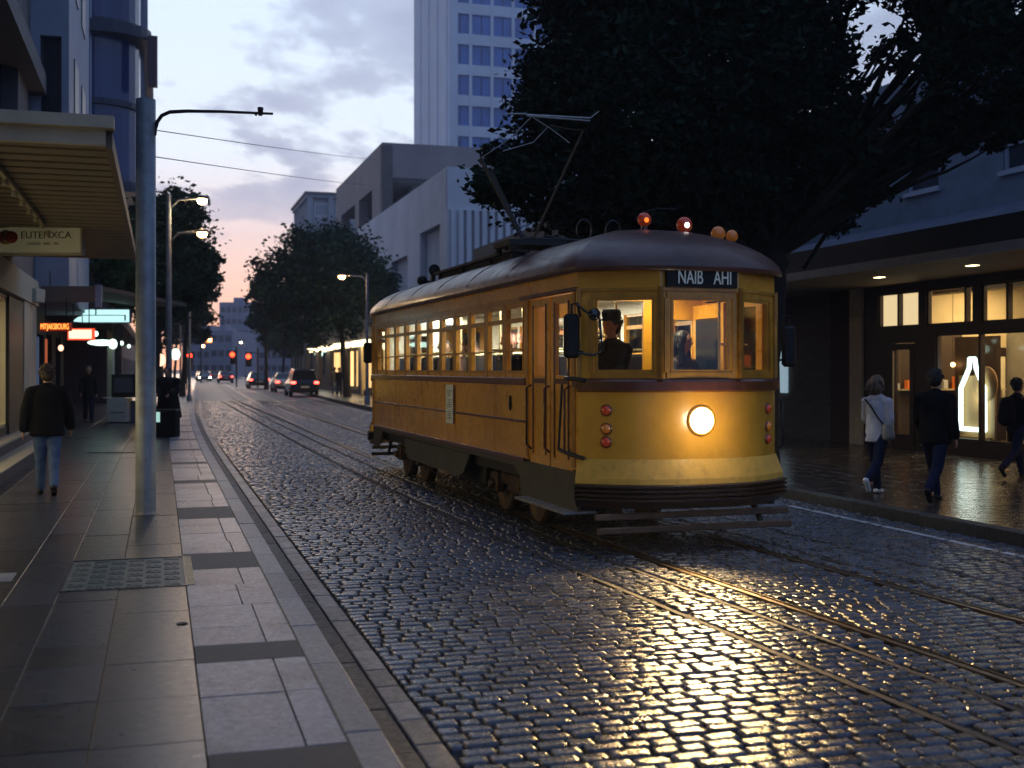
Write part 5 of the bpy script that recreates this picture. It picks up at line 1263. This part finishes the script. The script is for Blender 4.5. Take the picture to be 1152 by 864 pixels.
# RIGHT side farther buildings
fb = bld('ribbed_concrete_building','low pale concrete building with vertical ribs behind the tram roof',0,0)
cx_, cy_, _ = W(503,400,75); s1,t1 = ST(cx_,cy_); fb.location = SP(s1,t1-bend(s1),0); hC = HC+(HY-190)/F*75; LL = 42; WW = 30
mb = MB(); hb = [(6.3,12.5,2,10.9),(16.5,22,2,8.6)] 
mb.holed((0,LL),(0,0),0,hC,[(LL-h[1],LL-h[0],h[2],h[3]) for h in ((2.0,8.2,0,11.3),(12.5,19,2.0,10.2),(22,28,2,10.2))],-.8); mb.box(.9,WW,.25,LL,0,hC-.2); mb.box(0,WW,-.02,.25,hC-2.6,hC); mb.box(0,WW,0,LL,hC,hC+.15)
mb.build('wall', M['conc2'], fb)
mb = MB(); 
for k in range(56): mb.box(.2+k*.52,.2+k*.52+.30,-.25,.25,0,hC-2.6)
mb.build('vertical_ribs', M['conc2'], fb)
mb = MB()
for a0,a1 in ((2,8.2),(12.5,19),(22,28)):
    for k in range(int((a1-a0)/.4)): mb.box(.45,.9,a0+k*.4,a0+k*.4+.22,0,11.2)
mb.build('recessed_ribs', M['conc2'], fb)
bb = bld('brutalist_building','brown grey concrete block with deep dark openings and a sloping side',0,0)
cx_, cy_, _ = W(430,400,110); s1,t1 = ST(cx_,cy_); bb.location = SP(s1,t1-bend(s1),0); hC = HC+(HY-163)/F*110
mb = MB(); mb.holed((0,30),(0,0),0,hC,[(30-13.5,30-5.5,hC-7.2,hC-3.4),(30-8.5,30-1.2,hC-10.2,hC-8.0),(30-26,30-16,hC-7.2,hC-3.4),(30-22,30-10,hC-12,hC-9),(2,9,hC-12,hC-9)],-1.0)
mb.holed((0,0),(12,0),0,hC,[(1.0,12,hC-8.4,hC-3.0),(1,12,hC-14,hC-10)],-1.0); mb.box(1.05,13,1.05,30,hC-3.2,hC-.2); mb.box(0,13,0,30,hC,hC+.25); mb.box(3.5,13,3.5,30,0,hC-.3); mb.box(1.05,3.5,1.05,30,hC-9.5,hC-8.45); mb.box(-1.4,0,1.5,8.0,hC-8.2,hC-7.9)
mb.build('wall', M['conc'], bb)
quick('opening_glass', M['darkwin'], bb, (3.3,3.48,3.4,29,hC-8,hC-3.3)); 
for z_ in (hC-6.9,hC-5.0): quick('balcony_rail', M['poled'], bb, (1.1,12,1.3,1.38,z_-1.4,z_-1.3))
ab = bld('apartment_building','pale apartment block with dark windows between white piers against the sunset',0,0)
cx_, cy_, _ = W(347,400,150); s1,t1 = ST(cx_,cy_); ab.location = SP(s1,t1-bend(s1),0); hC = HC+(HY-222)/F*150
mb = MB(); mb.box(.2,9,.2,16,0,hC); mb.box(-.3,9.3,-.3,16.3,hC,hC+.4)
for k in range(4): mb.box(k*2.7-.15,k*2.7+.5,-.25,.2,0,hC)
for k in range(7): mb.box(-.1,.2,k*2.6,k*2.6+.5,0,hC)
for j in range(7): mb.box(.0,9,-.1,.2,j*3.1+.2,j*3.1+.9)
mb.build('wall', M['aptwall'], ab)
face_windows(ab,'y',.2,.4,8.6,hC-12.4,hC,3,4,.72,.55,out=-1,rec=.02,lit=()); face_windows(ab,'x',.2,.5,15.6,hC-12.4,hC,6,4,.6,.5,out=-1,rec=.02)
quick('roof_edge', M['conc'], ab, (-.5,9.5,-.5,16.5,hC+.4,hC+.7))
tb = bld('office_tower','tall white office tower with a blank side and rows of blue windows',0,0)
cx_, cy_, _ = W(505,400,160); s1,t1 = ST(cx_,cy_); tb.location = SP(s1,t1-bend(s1),0); hC = 74
mb = MB(); mb.box(0,26,.6,23,0,hC)
for k in range(4): mb.box(-.15,.0,1+k*5.6,1.25+k*5.6,0,hC)
mb.box(0,1.2,-.2,.6,0,hC)
for k in range(1,8): mb.box(k*3.05-.2,k*3.05+.2,-.1,.6,0,hC)
for j in range(18): mb.box(1.2,22,0.0,.6,j*4.2,j*4.2+1.45)
mb.build('frame', M['conc3'], tb)
for i in range(7):
    for j in range(3,17):
        if len([0]) and i*14+j < 101+3: 
            w_ = quick('window', M['bluglass2'], tb, ((1.2 if i==0 else i*3.05+.2),(i+1)*3.05-.2,.35,.45,j*4.2+1.45,j*4.2+4.2)); quick('mullion', M['navy'], w_, (i*3.05+1.6,i*3.05+1.7,.3,.35,j*4.2+1.45,j*4.2+4.2))
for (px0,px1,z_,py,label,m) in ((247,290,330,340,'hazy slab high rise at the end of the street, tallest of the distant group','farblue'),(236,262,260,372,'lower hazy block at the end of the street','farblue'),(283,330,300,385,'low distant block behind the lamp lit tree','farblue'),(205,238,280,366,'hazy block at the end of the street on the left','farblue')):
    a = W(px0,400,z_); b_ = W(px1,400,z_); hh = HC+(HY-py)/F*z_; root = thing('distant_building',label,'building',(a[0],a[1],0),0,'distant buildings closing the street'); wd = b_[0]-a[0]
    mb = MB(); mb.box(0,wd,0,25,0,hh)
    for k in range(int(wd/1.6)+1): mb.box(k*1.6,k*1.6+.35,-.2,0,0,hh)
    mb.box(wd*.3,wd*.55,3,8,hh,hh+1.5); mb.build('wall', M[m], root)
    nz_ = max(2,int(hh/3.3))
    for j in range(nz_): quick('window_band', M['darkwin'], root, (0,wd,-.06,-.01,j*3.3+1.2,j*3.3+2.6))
# far right shops (lit)
fs_ = bld('corner_shop','far right shop with glowing fascia boxes and warm windows behind the tree trunk',58,10.7)
mb = MB(); mb.holed((0,48),(0,0),0,5.5,[(48-b_,48-a,.3,3.0) for a,b_ in ((1,5),(6.5,10.5),(12,16),(18,23),(25,31),(33,38),(40,46))],-.3); mb.box(4,8,0,48,0,5.5); mb.box(0,8,0,48,5.3,5.5); mb.build('wall', M['dark'], fs_)
for k,(a,b_,mm) in enumerate(((1,5,'blueglow'),(6.5,10.5,'yellit'),(12,16,'warmlit'),(18,23,'yellit'),(25,31,'redglow'),(33,38,'y'),(40,46,'y'))): quick('shop_window', mat('far_shop_interior',(.5,.35,.15),.7,emit=(1,.6,.22),es=(.4,1.5,2.0,1.4,1.0,1.6,1.2)[k]), fs_, (2,2.1,a,b_,.3,3.0))
for k in range(6): quick('window_post', M['tan'], fs_, (-.1,.1,(1,5,6.5,10.5,16,24)[k]-.3,(1,5,6.5,10.5,16,24)[k]+.2,0,3.2))
for (a,b_,z0,z1,mm) in ((1.5,6.8,3.3,4.0,'warmlit'),(3,6.5,2.7,3.05,'warmlit'),(12,18,3.05,3.4,'warmlit'),(20,26,3.05,3.4,'yellit'),(28,34,3.0,3.35,'y'),(36,41,3.0,3.35,'y')): quick('sign_box', mat('fascia_glow',(.1,.1,.1),emit=(1,.78,.42),es=4.0), fs_, (-.5,-.2,a,b_,z0,z1), bev=.05)
for (yy,z_,rr) in ((32,3.75,.46),(40,3.7,.50),(45,3.1,.36)):
    root = thing('oval_sign','glowing pale green oval sign hanging on the far right shop, '+{32:'nearest one',40:'middle one',45:'smallest and farthest'}[yy],'sign',SP(58+yy,10.3,z_),SROT,'oval signs on the far shop')
    mb = MB(); mb.ell((0,0,0),(rr,.08,rr*1.15),20,10); mb.build('lit_face', M['tealw'], root); mb = MB(); mb.tube([(.35,0,0),(rr+.4,0,0)],.03,6); mb.build('bracket', M['poled'], root)
lamp('AREA',tuple(Vector(SP(70,9.8,3.0))),120,(1,.7,.35),2.0,rot=(0,rad(-30),SROT),name='far_shop_light',sy=16)
# rest of right side: blocks behind trees
for (s_,t_,L1,hh,label) in ((36,14.2,22,7.5,'dark two storey building behind the tram between the right shop and far shop'),(94,12.5,50,9,'dark low building along the far right pavement')):
    r_ = bld('dark_building',label,s_,t_); mb = MB(); mb.holed((0,L1),(0,0),0,hh,holes(0,L1,0,hh,int(L1/3),2,.55,.5),-.3); mb.box(.5,12,0,L1,0,hh); mb.box(0,12,0,L1,hh,hh+.2); mb.build('wall', M['dark'], r_)
    for h in holes(0,L1,0,hh,int(L1/3),2,.55,.5): quick('window', M['darkwin'], r_, (.15,.2,h[0]-.1,h[1]+.1,h[2]-.1,h[3]+.1))

# ------------------------------------------------------------------ LEFT side
LT = -3.7
LB = bld('stone_building','grey stone building on the near left with a lit shop under its canopy',-6,LT)
ly = lambda px, t=LT: S_AT(px,t)+6
yA, yB, yC = ly(8), ly(24), ly(38)   # shop window end, dark column, cream column
end = yC+.3
hol = [(6.0,12.0,.55,2.95),(12.6,18.6,.55,2.95),(19.2,yA,.55,2.95)]
mb = MB(); mb.holed((0,0),(0,yA),0,3.0,hol,-.2); mb.build('shop_wall', M['darkcol'], LB)
mb = MB(); mb.box(-.15,.04,yA,yB,0,3.0); mb.build('dark_column', M['darkcol'], LB); mb = MB(); mb.box(-.3,.06,yB,yC,0,3.05); mb.build('cream_column', M['creamcol'], LB, bevel=.01)
for h in hol:
    mb = MB(); mb.box(-.12,-.02,h[0],h[0]+.06,h[2],h[3]); mb.box(-.12,-.02,h[1]-.06,h[1],h[2],h[3]); mb.box(-.12,-.02,(h[0]+h[1])/2-.03,(h[0]+h[1])/2+.03,h[2],h[3]); mb.box(-.12,-.02,h[0]+.06,h[1]-.06,h[2],h[2]+.06); mb.box(-.12,-.02,h[0]+.06,h[1]-.06,h[3]-.06,h[3])
    w_ = mb.build('shop_window', M['brass'], LB); mb = MB(); mb.add([(-.07,h[0],h[2]),(-.07,h[1],h[2]),(-.07,h[1],h[3]),(-.07,h[0],h[3])],[(0,1,2,3)]); mb.build('pane', M['shopglass'], w_)
mb = MB(); mb.box(-4,-3.8,5,yA,.4,3.1); mb.box(-4,-.2,yA-.1,yA,.4,3.1); mb.box(-4,-.2,5,yA,.38,.45); mb.build('interior_wall', mat('olive_lit_wall',(.4,.36,.16),.7), LB)
quick('ceiling_panel', M['warmlit'], LB, (-3.0,-1.0,7,yA-1,3.02,3.05)); 
for yy in (9,14,19,24): lamp('AREA',(-1.6,yy,2.98),14,(1,.86,.52),1.0,parent=LB,name='shop_light',sy=2)
for yy in (17.5,20.5,23.0): lamp('AREA',(-.9,yy,2.2),13,(1,.84,.5),.8,rot=(0,rad(-72),0),parent=LB,name='window_light',sy=1.4)
x_,y_,_ = IMG(205,702,PZ); mb = MB(); mb.lathe([(0,.0),(.035,.0),(.035,.004),(.026,.005),(.024,.002),(0,.002)],(0,0,0),(0,0,1),16); tag(mb.build('pavement_bolt', M['black'], None, loc=(x_,y_,PZ+.002)),'small round black cap set in the near left pavement slabs','cap')
# steps
mb = MB(); mb.box(-.3,.26,4,yC+.2,0,.36); mb.box(.26,.62,4,yC-.4,0,.18); mb.build('step', mat('dark_step_riser',(.05,.05,.06),.6), LB, bevel=.008)
mb = MB(); mb.box(-.3,.28,4,yC+.21,.362,.40); mb.box(.26,.64,4,yC-.39,.182,.20); mb.build('step_tread', M['fascia'], LB)
# beam over shop
mb = MB(); mb.box(-.4,.10,0,yC+.1,3.05,3.60); mb.build('shop_beam', mat('pale_green_beam',(.42,.45,.36),.6), LB)
# upper facade
mb = MB(); mb.box(-9,-.22,0,end,0,.3); mb.holed((-.1,0),(-.1,end),4.6,16,holes(2,end-1,5.2,15.5,5,3,.55,.62),-.4); mb.box(-9,-.6,0,end,3.9,16); mb.box(-.5,.25,0,end,7.9,8.35); mb.box(-.5,.0,0,end,3.6,4.6); mb.box(-9,-4.05,0,end,0,3.9); mb.box(-.5,.25,0,end,12.3,12.7); mb.box(-9,.3,0,end+.1,16,16.6)
mb.build('stone_wall', M['stone'], LB)
for h in holes(2,end-1,5.2,15.5,5,3,.55,.62): quick('window', M['darkwin'], LB, (-.55,-.42,h[0],h[1],h[2],h[3]))
# big canopy
cA, cB = S_AT(113,-1.5)+6, S_AT(152,-1.5)+6
CP = thing('street_canopy','wide cream edged canopy with brown slatted underside over the left pavement','canopy',SP(0,0,0),SROT)
cs0, cs1 = 12.34, 25.1; zU = 1.75+2.15
mb = MB(); mb.box(-6.5,-1.46,cs0-.12,cs0-.04,zU+.0,zU+.15); mb.box(-6.5,-1.38,cs0-.22,cs0,zU+.152,zU+.27); mb.build('front_fascia', M['fascia'], CP)
mb = MB(); mb.box(-1.46,-1.40,cs0-.04,cs1,zU-.02,zU+.15); mb.build('side_fascia', mat('brown_fascia',(.13,.10,.07),.6), CP)
mb = MB(); mb.box(-6.4,-1.46,cs0,cs1,zU+.14,zU+.24); mb.build('canopy_deck', M['slatd'], CP)
mb = MB(); n_ = int((cs1-cs0)/.42)
for k in range(n_): mb.box(-6.4,-1.46,cs0+k*.42,cs0+k*.42+.30,zU+.03,zU+.14,bev=.01)
mb.build('soffit_slats', M['slat'], CP)
mb = MB(); mb.beam((-2.62,cs0+.1,zU-.0),(-2.62,cs1-6,zU-.0),.05,.05)
for k in range(10): mb.lathe([(.03,0),(.04,-.07),(0,-.07)],(-2.62,cs0+.5+k*.85,zU-.02),(0,0,1),8)
mb.build('cable_tray', M['fascia'], CP)
# hanging sign under canopy
zs = 18.2; a = W(-18,270,zs); b_ = W(92,270,zs); 
sg_ = thing('hanging_sign','cream hanging shop sign with a red circle emblem under the left canopy','sign',(b_[0],b_[1],0),0)
wS = b_[0]-a[0]; z0 = HC+(HY-285)/F*zs; z1 = HC+(HY-256)/F*zs
quick('sign_box', M['signcream'] if 'signcream' in M else mat('sign_cream_face',(.45,.43,.30),.5,emit=(.9,.85,.5),es=.035), sg_, (-wS,0,-.06,.06,z0,z1), bev=.005)
mb = MB(); mb.box(-wS-.02,.03,-.075,.075,z0-.03,z0); mb.box(-wS-.02,.03,-.075,.075,z1,z1+.02); mb.box(.0,.03,-.075,.075,z0,z1); mb.build('sign_frame', M['fascia'], sg_)
px2 = F/zs
lx = lambda px: -(92-px)/px2; lz = lambda py: HC+(HY-py)/F*zs
def disc(nm, px, py, r, m, yo, sx=1.0):
    mb = MB(); mb.lathe([(0,0),(r,0),(r,.006),(0,.006)],(0,0,0),(0,-1,0),26); o = mb.build(nm, m, sg_, loc=(lx(px),yo,lz(py))); o.scale = (sx,1,1); return o
disc('emblem_back', 8.5,267.5, .115, mat('emblem_ochre',(.45,.27,.04),.6), -.062); disc('emblem_left', 4.5,267.5,.085, mat('emblem_dark_orange',(.3,.07,.02),.6), -.069, .6); disc('emblem_disc', 15.5,267.5,.095, mat('emblem_red',(.33,.03,.015),.6), -.076)
text_obj('lettering','EUTENXCA',.155,mat('sign_brown_ink',(.09,.07,.035),.6),sg_,(lx(53.5),-.068,lz(265.3)),(rad(90),0,0),sx=.98); text_obj('lettering','CANDLE   PAC   MC',.062,mat('sign_faint_ink',(.22,.2,.11),.6),sg_,(lx(50),-.068,lz(274.8)),(rad(90),0,0),sx=.9)
mb = MB()
for xx in (-.35,-wS+.3): mb.tube([(xx,0,z1),(xx,0,zU+.05)],.012,6)
mb.build('hanger', M['poled'], sg_)
# second building (pale piers) and curved glass tower
PB = bld('pale_pier_building','pale blue rendered building standing proud beside the stone facade',end-6+.02,-3.0)
L2 = 8
mb = MB(); mb.box(-8,0,.3,L2,3.2,24); mb.box(-8,.2,0,L2,24,24.5); mb.box(-.16,0,0,.3,3.2,24); mb.box(-8,-.62,0,.3,3.2,24)
for a_,c_ in ((3.2,5.6),(9.3,10.8),(13.4,14.6),(17.5,18.5),(22,24)): mb.box(-.62,-.16,0.0,.3,a_,c_)
mb.build('wall', M['pale'], PB)
for a_,c_ in ((5.6,9.3),(10.8,13.4),(14.6,17.5),(18.5,22)):
    f_ = quick('window', M['navy'], PB, (-.61,-.17,.2,.28,a_+.01,c_-.01)); quick('pane', M['darkwin'], f_, (-.57,-.21,.17,.2,a_+.06,c_-.06))
for k in range(2):
    for (a_,c_) in ((5.8,9.2),(10.8,13.4),(14.8,17.4)): quick('window', M['navy'], PB, (.0,.03,k*2.8+1.6,k*2.8+3.0,a_,c_))
mb = MB(); mb.holed((-1.2,0),(-1.2,L2),0,3.2,[(1,3,0,2.6),(4,7.5,.3,2.6)],-.3); mb.box(-8,-3,0,L2,0,3.2); mb.build('shop_wall', M['dark'], PB)
for k,(a_,c_,mm) in enumerate(((1,3,'blueglow'),(4,7.5,'redglow'))):
    quick('shop_window', M['darkwin'], PB, (-1.45,-1.4,a_,c_,0,2.6))
for k,(yy,mm) in enumerate(((.5,'redglow'),(4.5,'blueglow'),(5.2,'blueglow'),(7.7,'redglow'))): quick('lit_strip', M[mm], PB, (-1.19,-1.14,yy,yy+.16,.2,2.5))
GT = bld('glass_tower','curved dark blue glass tower above the left trees',58,-2.5)
gx0 = -20; prof = [(gx0,0),(-2.0,0)]+[(-2.0+2.0*math.sin(a_),2.0-2.0*math.cos(a_)) for a_ in np.linspace(.15,math.pi/2,7)]+[(0,26),(gx0,26)]
prof = [(x_,yy_) for x_,yy_ in prof]
mb = MB(); mb.prism(prof,10.2,46,0); mb.build('glass_wall', M['bluglass'], GT)
def off(pr, d): return [(x_+(d if x_>-1.9 else 0)+0, yy_-(d if yy_<1.9 else 0)) for x_,yy_ in pr]
mb = MB()
for j in range(10):
    z_ = 10.2+j*3.75; big = j in (1,)
    mb.prism(off(prof,.12 if not z_ in () else .5), z_, z_+.28)
mb.prism(off(prof,.55),17.2,17.75); mb.prism(off(prof,.45),9.9,10.2); mb.build('floor_bands', M['navy'], GT)
mb = MB()
for k in range(9): mb.box(-2.2-k*2.2,-2.12-k*2.2,-.16,.0,10.2,46)
for k in range(10): mb.box(0,.14,3+k*2.3,3.08+k*2.3,10.2,46)
mb.build('mullions', M['pale'], GT); mb = MB(); mb.box(-12,-1.5,1,25,0,9.9); mb.build('base_wall', M['dark'], GT)
mb = MB(); mb.box(.35,.8,.2,.6,HC+(HY-103)/F*56,HC+(HY-47)/F*56); mb.build('blade_fin', mat('dark_red_fin',(.05,.02,.03),.5), GT)
quick('lit_office', mat('dim_office_light',(.1,.1,.1),emit=(.6,.85,.8),es=.35), GT, (-3.4,-2.4,-.02,-.005,14.6,15.0))
DB = bld('dark_arcade','dark low building along the left pavement beyond the signs',38,-5.2); DL = 260
mb = MB(); mb.holed((0,0),(0,DL),0,8,holes(0,DL,.2,3.2,60,1,.6,.85),-.3); mb.box(-10,-1.2,0,DL,0,8); mb.box(-1.5,2.6,0,60,3.5,3.8); mb.build('wall', M['dark'], DB)
for k,h in enumerate(holes(0,DL,.2,3.2,60,1,.6,.85)[:24]): quick('shop_window', M['blueglow'] if k%3==0 else (M['redglow'] if k%3==1 else M['darkwin']), DB, (-.9,-.8,h[0],h[0]+(h[1]-h[0])*(.35 if k%3<2 else 1),h[2],h[3]))
quick('clean_floor', M['dark'], DB, (-1.2,-.3,0,60,.0,.03))
# small awning board, signs, lights under it
def board(name,label,cat,px0,px1,py0,py1,z_,m,parts=True,depth=.12,hang=None,frame=None):
    a_ = W(px0,py1,z_); c_ = W(px1,py0,z_); root = thing(name,label,cat,((a_[0]+c_[0])/2,a_[1],a_[2]),0); hw = (c_[0]-a_[0])/2; hh = c_[2]-a_[2]
    quick('lit_face' if parts else 'panel', m, root, (-hw,hw,-depth/2,depth/2,0,hh), bev=.01)
    if frame: mb = MB(); f_=.03; mb.box(-hw-f_,hw+f_,-depth/2+.01,depth/2+.02,-f_,0); mb.box(-hw-f_,hw+f_,-depth/2+.01,depth/2+.02,hh,hh+f_); mb.box(-hw-f_,-hw,-depth/2+.01,depth/2+.02,0,hh); mb.box(hw,hw+f_,-depth/2+.01,depth/2+.02,0,hh); mb.build('sign_frame', frame, root)
    if hang: mb = MB(); [mb.tube([(sx*hw*.7,0,hh),(sx*hw*.7,0,hang-a_[2])],.012,5) for sx in (-1,1)]; mb.build('hanger', M['poled'], root)
    return root, hw, hh
r1,hw,hh = board('awning_board','brown board end of the second awning hanging from the ceiling','awning',46,115,322,340,27,mat('brown_board',(.16,.13,.10),.7),False,hang=4.0)
mb = MB(); mb.box(hw-.12,hw+.02,-.12,-.065,-.12,hh+.02); mb.build('blue_end_post', M['pale'], r1); quick('awning_roof', M['dark'], r1, (-hw,hw,.06,7,hh-.1,hh))
r1,hw,hh = board('beam_end','pale green square beam end above the cream column','beam',20,46,325,340,25.6,mat('pale_green_block',(.42,.46,.38),.6),False,depth=.5)
r2,hw,hh = board('led_sign','small red lettered shop sign with glowing characters left of the salmon light box','sign',46,80,363,372.5,24,mat('led_black',(.02,.005,.004),.5,emit=(1,.06,.01),es=.12),False,hang=3.2)
text_obj('lettering','MITJAKSBOURG',.165,M['orangelit'],r2,(0,-.066,hh/2),(rad(90),0,0),sx=.50)
board('light_box','blank salmon white light box with a red rim hanging over the left pavement','sign',78.5,104,371,381,26,M['salmon'],hang=3.2,frame=mat('red_rim',(.3,.02,.01),.5,emit=(1,.08,.03),es=1.0))
r3,hw,hh = board('shop_sign','pale teal lit sign with a pointed left end above the far left pavement','sign',94,146,348.5,362.5,33,M['teal'],hang=4.3,frame=M['pale'])
mb = MB(); mb.add([(-hw-.30,-.04,.02),(-hw,-.05,0),(-hw,-.05,hh*.5),(-hw-.15,-.04,hh*.4),(-hw-.30,.04,.02),(-hw,.05,0),(-hw,.05,hh*.5),(-hw-.15,.04,hh*.4)],[(0,1,2,3),(7,6,5,4),(0,4,5,1),(3,2,6,7),(0,3,7,4)]); mb.build('pointed_end', M['teal'], r3)
mb = MB(); mb.box(-hw+.02,hw-.12,-.075,-.062,hh*.52,hh*.58); mb.box(hw-.13,hw-.09,-.075,-.062,.04,hh*.58); mb.tube([(-.28,-.07,hh*.55),(-.28,-.07,hh+.5)],.02,6); mb.build('dark_trim', M['navy'], r3)
r4 = thing('oval_light','small pale oval ceiling light over the left pavement','lamp',W(115,385.5,34),0); mb = MB(); mb.ell((0,0,0),(.42,.3,.085),18,8); mb.build('lit_bowl', M['tealw'], r4); mb = MB(); mb.tube([(0,0,.08),(0,0,1.5)],.01,5); mb.build('flex', M['poled'], r4)
for (px_,py_,z_,r_,mm,lb) in ((68.5,391.5,31,.07,'salmon','red white wall lamp under the red lettered sign'),(108,375.5,36,.07,'tealw','tilted teal spot lamp behind the salmon light box'),(127,387,36,.13,'tealw','teal lantern on top of the cream post'),(154,363,40,.06,'yellit','tiny yellow lamp beside the near steel pole'),(137,386,44,.07,'tealw','small pale green lamp right of the lantern'),(145,389.5,50,.07,'tealw','tiny pale green lamp farther along the arcade'),(197.5,398.5,60,.24,'tealw','round white green lamp by the kerb beyond the litter bin'),(180.5,405,50,.22,'salmon','orange white sign lamp behind the litter bin')):
    root = thing('small_lamp',lb,'lamp',W(px_,py_,z_),0,'small lamps along the left pavement'); mb = MB(); mb.ell((0,0,0),(r_,r_,r_*1.2),12,8); mb.build('bulb', M[mm], root)
    mb = MB(); mb.tube([(0,0,r_),(0,0,r_+.5)] if px_<150 else [(0,.05,-r_),(0,.05,-HC-(HY-py_)/F*z_+PZ)],.02,6); mb.build('rod', M['poled'], root)
# vending / kiosk cluster
zk = 35.2; k0 = W(120,476,zk)
kc = thing('white_cabinet','white cabinet with a front slot on the left pavement under the dark screen box','cabinet',(W(131.5,400,zk)[0],zk,PZ))
hw = (143-120)/2/F*zk; top_ = HC+(HY-448)/F*zk-PZ; quick('body', M['whitecab'], kc, (-hw,hw,0,.5,.03,top_), bev=.015); quick('plinth', M['black'], kc, (-hw+.02,hw-.02,.02,.48,0,.03)); quick('slot', M['poled'], kc, (-hw+.1,hw-.1,-.008,.0,top_*.42,top_*.45)); quick('cap', M['white'], kc, (-hw-.12,hw*.2,-.01,.5,top_,top_+.02))
kd = thing('blue_cabinet','low dark blue cabinet right of the white cabinet behind the steel pole','cabinet',(W(153,400,zk)[0],zk+.3,PZ)); hw2 = .28; quick('body', mat('dark_blue_cabinet',(.05,.08,.15),.5), kd, (-hw2,hw2,0,.5,0,.66), bev=.015); quick('door_seam', M['black'], kd, (-.005,.005,-.006,0,.05,.6))
ke = thing('screen_kiosk','black kiosk box with a lit yellow side standing on the cabinets','kiosk',(W(141.5,400,zk)[0],zk,PZ+top_+.02)); hw3 = (158-125)/2/F*zk; quick('body', M['black'], ke, (-hw3,hw3-.12,.02,.5,0,.70), bev=.02); quick('screen', mat('dim_screen',(.01,.012,.02),.5,spec=.2,emit=(.2,.25,.4),es=.02), ke, (-hw3+.08,hw3-.25,.012,.02,.15,.6)); quick('lit_side', M['yellit'], ke, (hw3-.12,hw3,.02,.48,-.02,.75), bev=.01)
cpst = thing('cream_post','tall cream post rising behind the screen kiosk','post',(W(125,400,36.5)[0],36.5,PZ)); mb = MB(); mb.box(-.09,.09,-.09,.09,0,2.45,bev=.02); mb.build('shaft', M['creamcol'], cpst); mb = MB(); mb.box(-.12,.12,-.12,.12,0,.12,bev=.01); mb.build('base', M['creamcol'], cpst)
lb_ = thing('litter_bin','black square litter bin beside the kerb under the bulky figure','bin',(W(187.5,400,28.2)[0],28.2,PZ)); quick('body', M['blackcloth'], lb_, (-.27,.27,-.2,.2,.0,.62), bev=.02); quick('lid', M['black'], lb_, (-.29,.29,-.22,.22,.621,.66), bev=.02); quick('poster', mat('pale_teal_print',(.3,.5,.45),.5,emit=(.6,1,.9),es=.5), lb_, (-.24,-.10,-.209,-.202,.36,.60))
# tactile drain slots in pavement
for (px_,py_,wd) in ((87,493,.55),(135,509.5,1.2)):
    x_,y_,_ = IMG(px_,py_,PZ); root = thing('drain_grate','long dark drain slot in the left pavement '+('near the steel pole' if wd>1 else 'near the walking man'),'drain',(x_,y_,PZ+.002),rad(0),'drain slots in the left pavement'); quick('slot', M['black'], root, (-wd/2,wd/2,-.05,.05,0,.004)); quick('rim', M['poled'], root, (-wd/2-.02,wd/2+.02,-.07,-.052,0,.006)); quick('rim', M['poled'], root, (-wd/2-.02,wd/2+.02,.052,.07,0,.006))
cov = struct(MB().build('empty_marker', M['dark'])) if False else None
mb = MB(); mb.box(-220,260,-30,420,-1.1,90); hz_ = mb.build('haze', None if False else bpy.data.materials.new('haze_air')); hz_['kind'] = 'stuff'
hm = bpy.data.materials['haze_air']; hm.use_nodes = True; hn = hm.node_tree; hn.nodes.remove(hn.nodes['Principled BSDF']); pv = hn.nodes.new('ShaderNodeVolumePrincipled'); pv.inputs['Color'].default_value = (.75,.8,.95,1); pv.inputs['Density'].default_value = .0008; pv.inputs['Anisotropy'].default_value = .3
hn.links.new(pv.outputs[0], hn.nodes['Material Output'].inputs['Volume'])
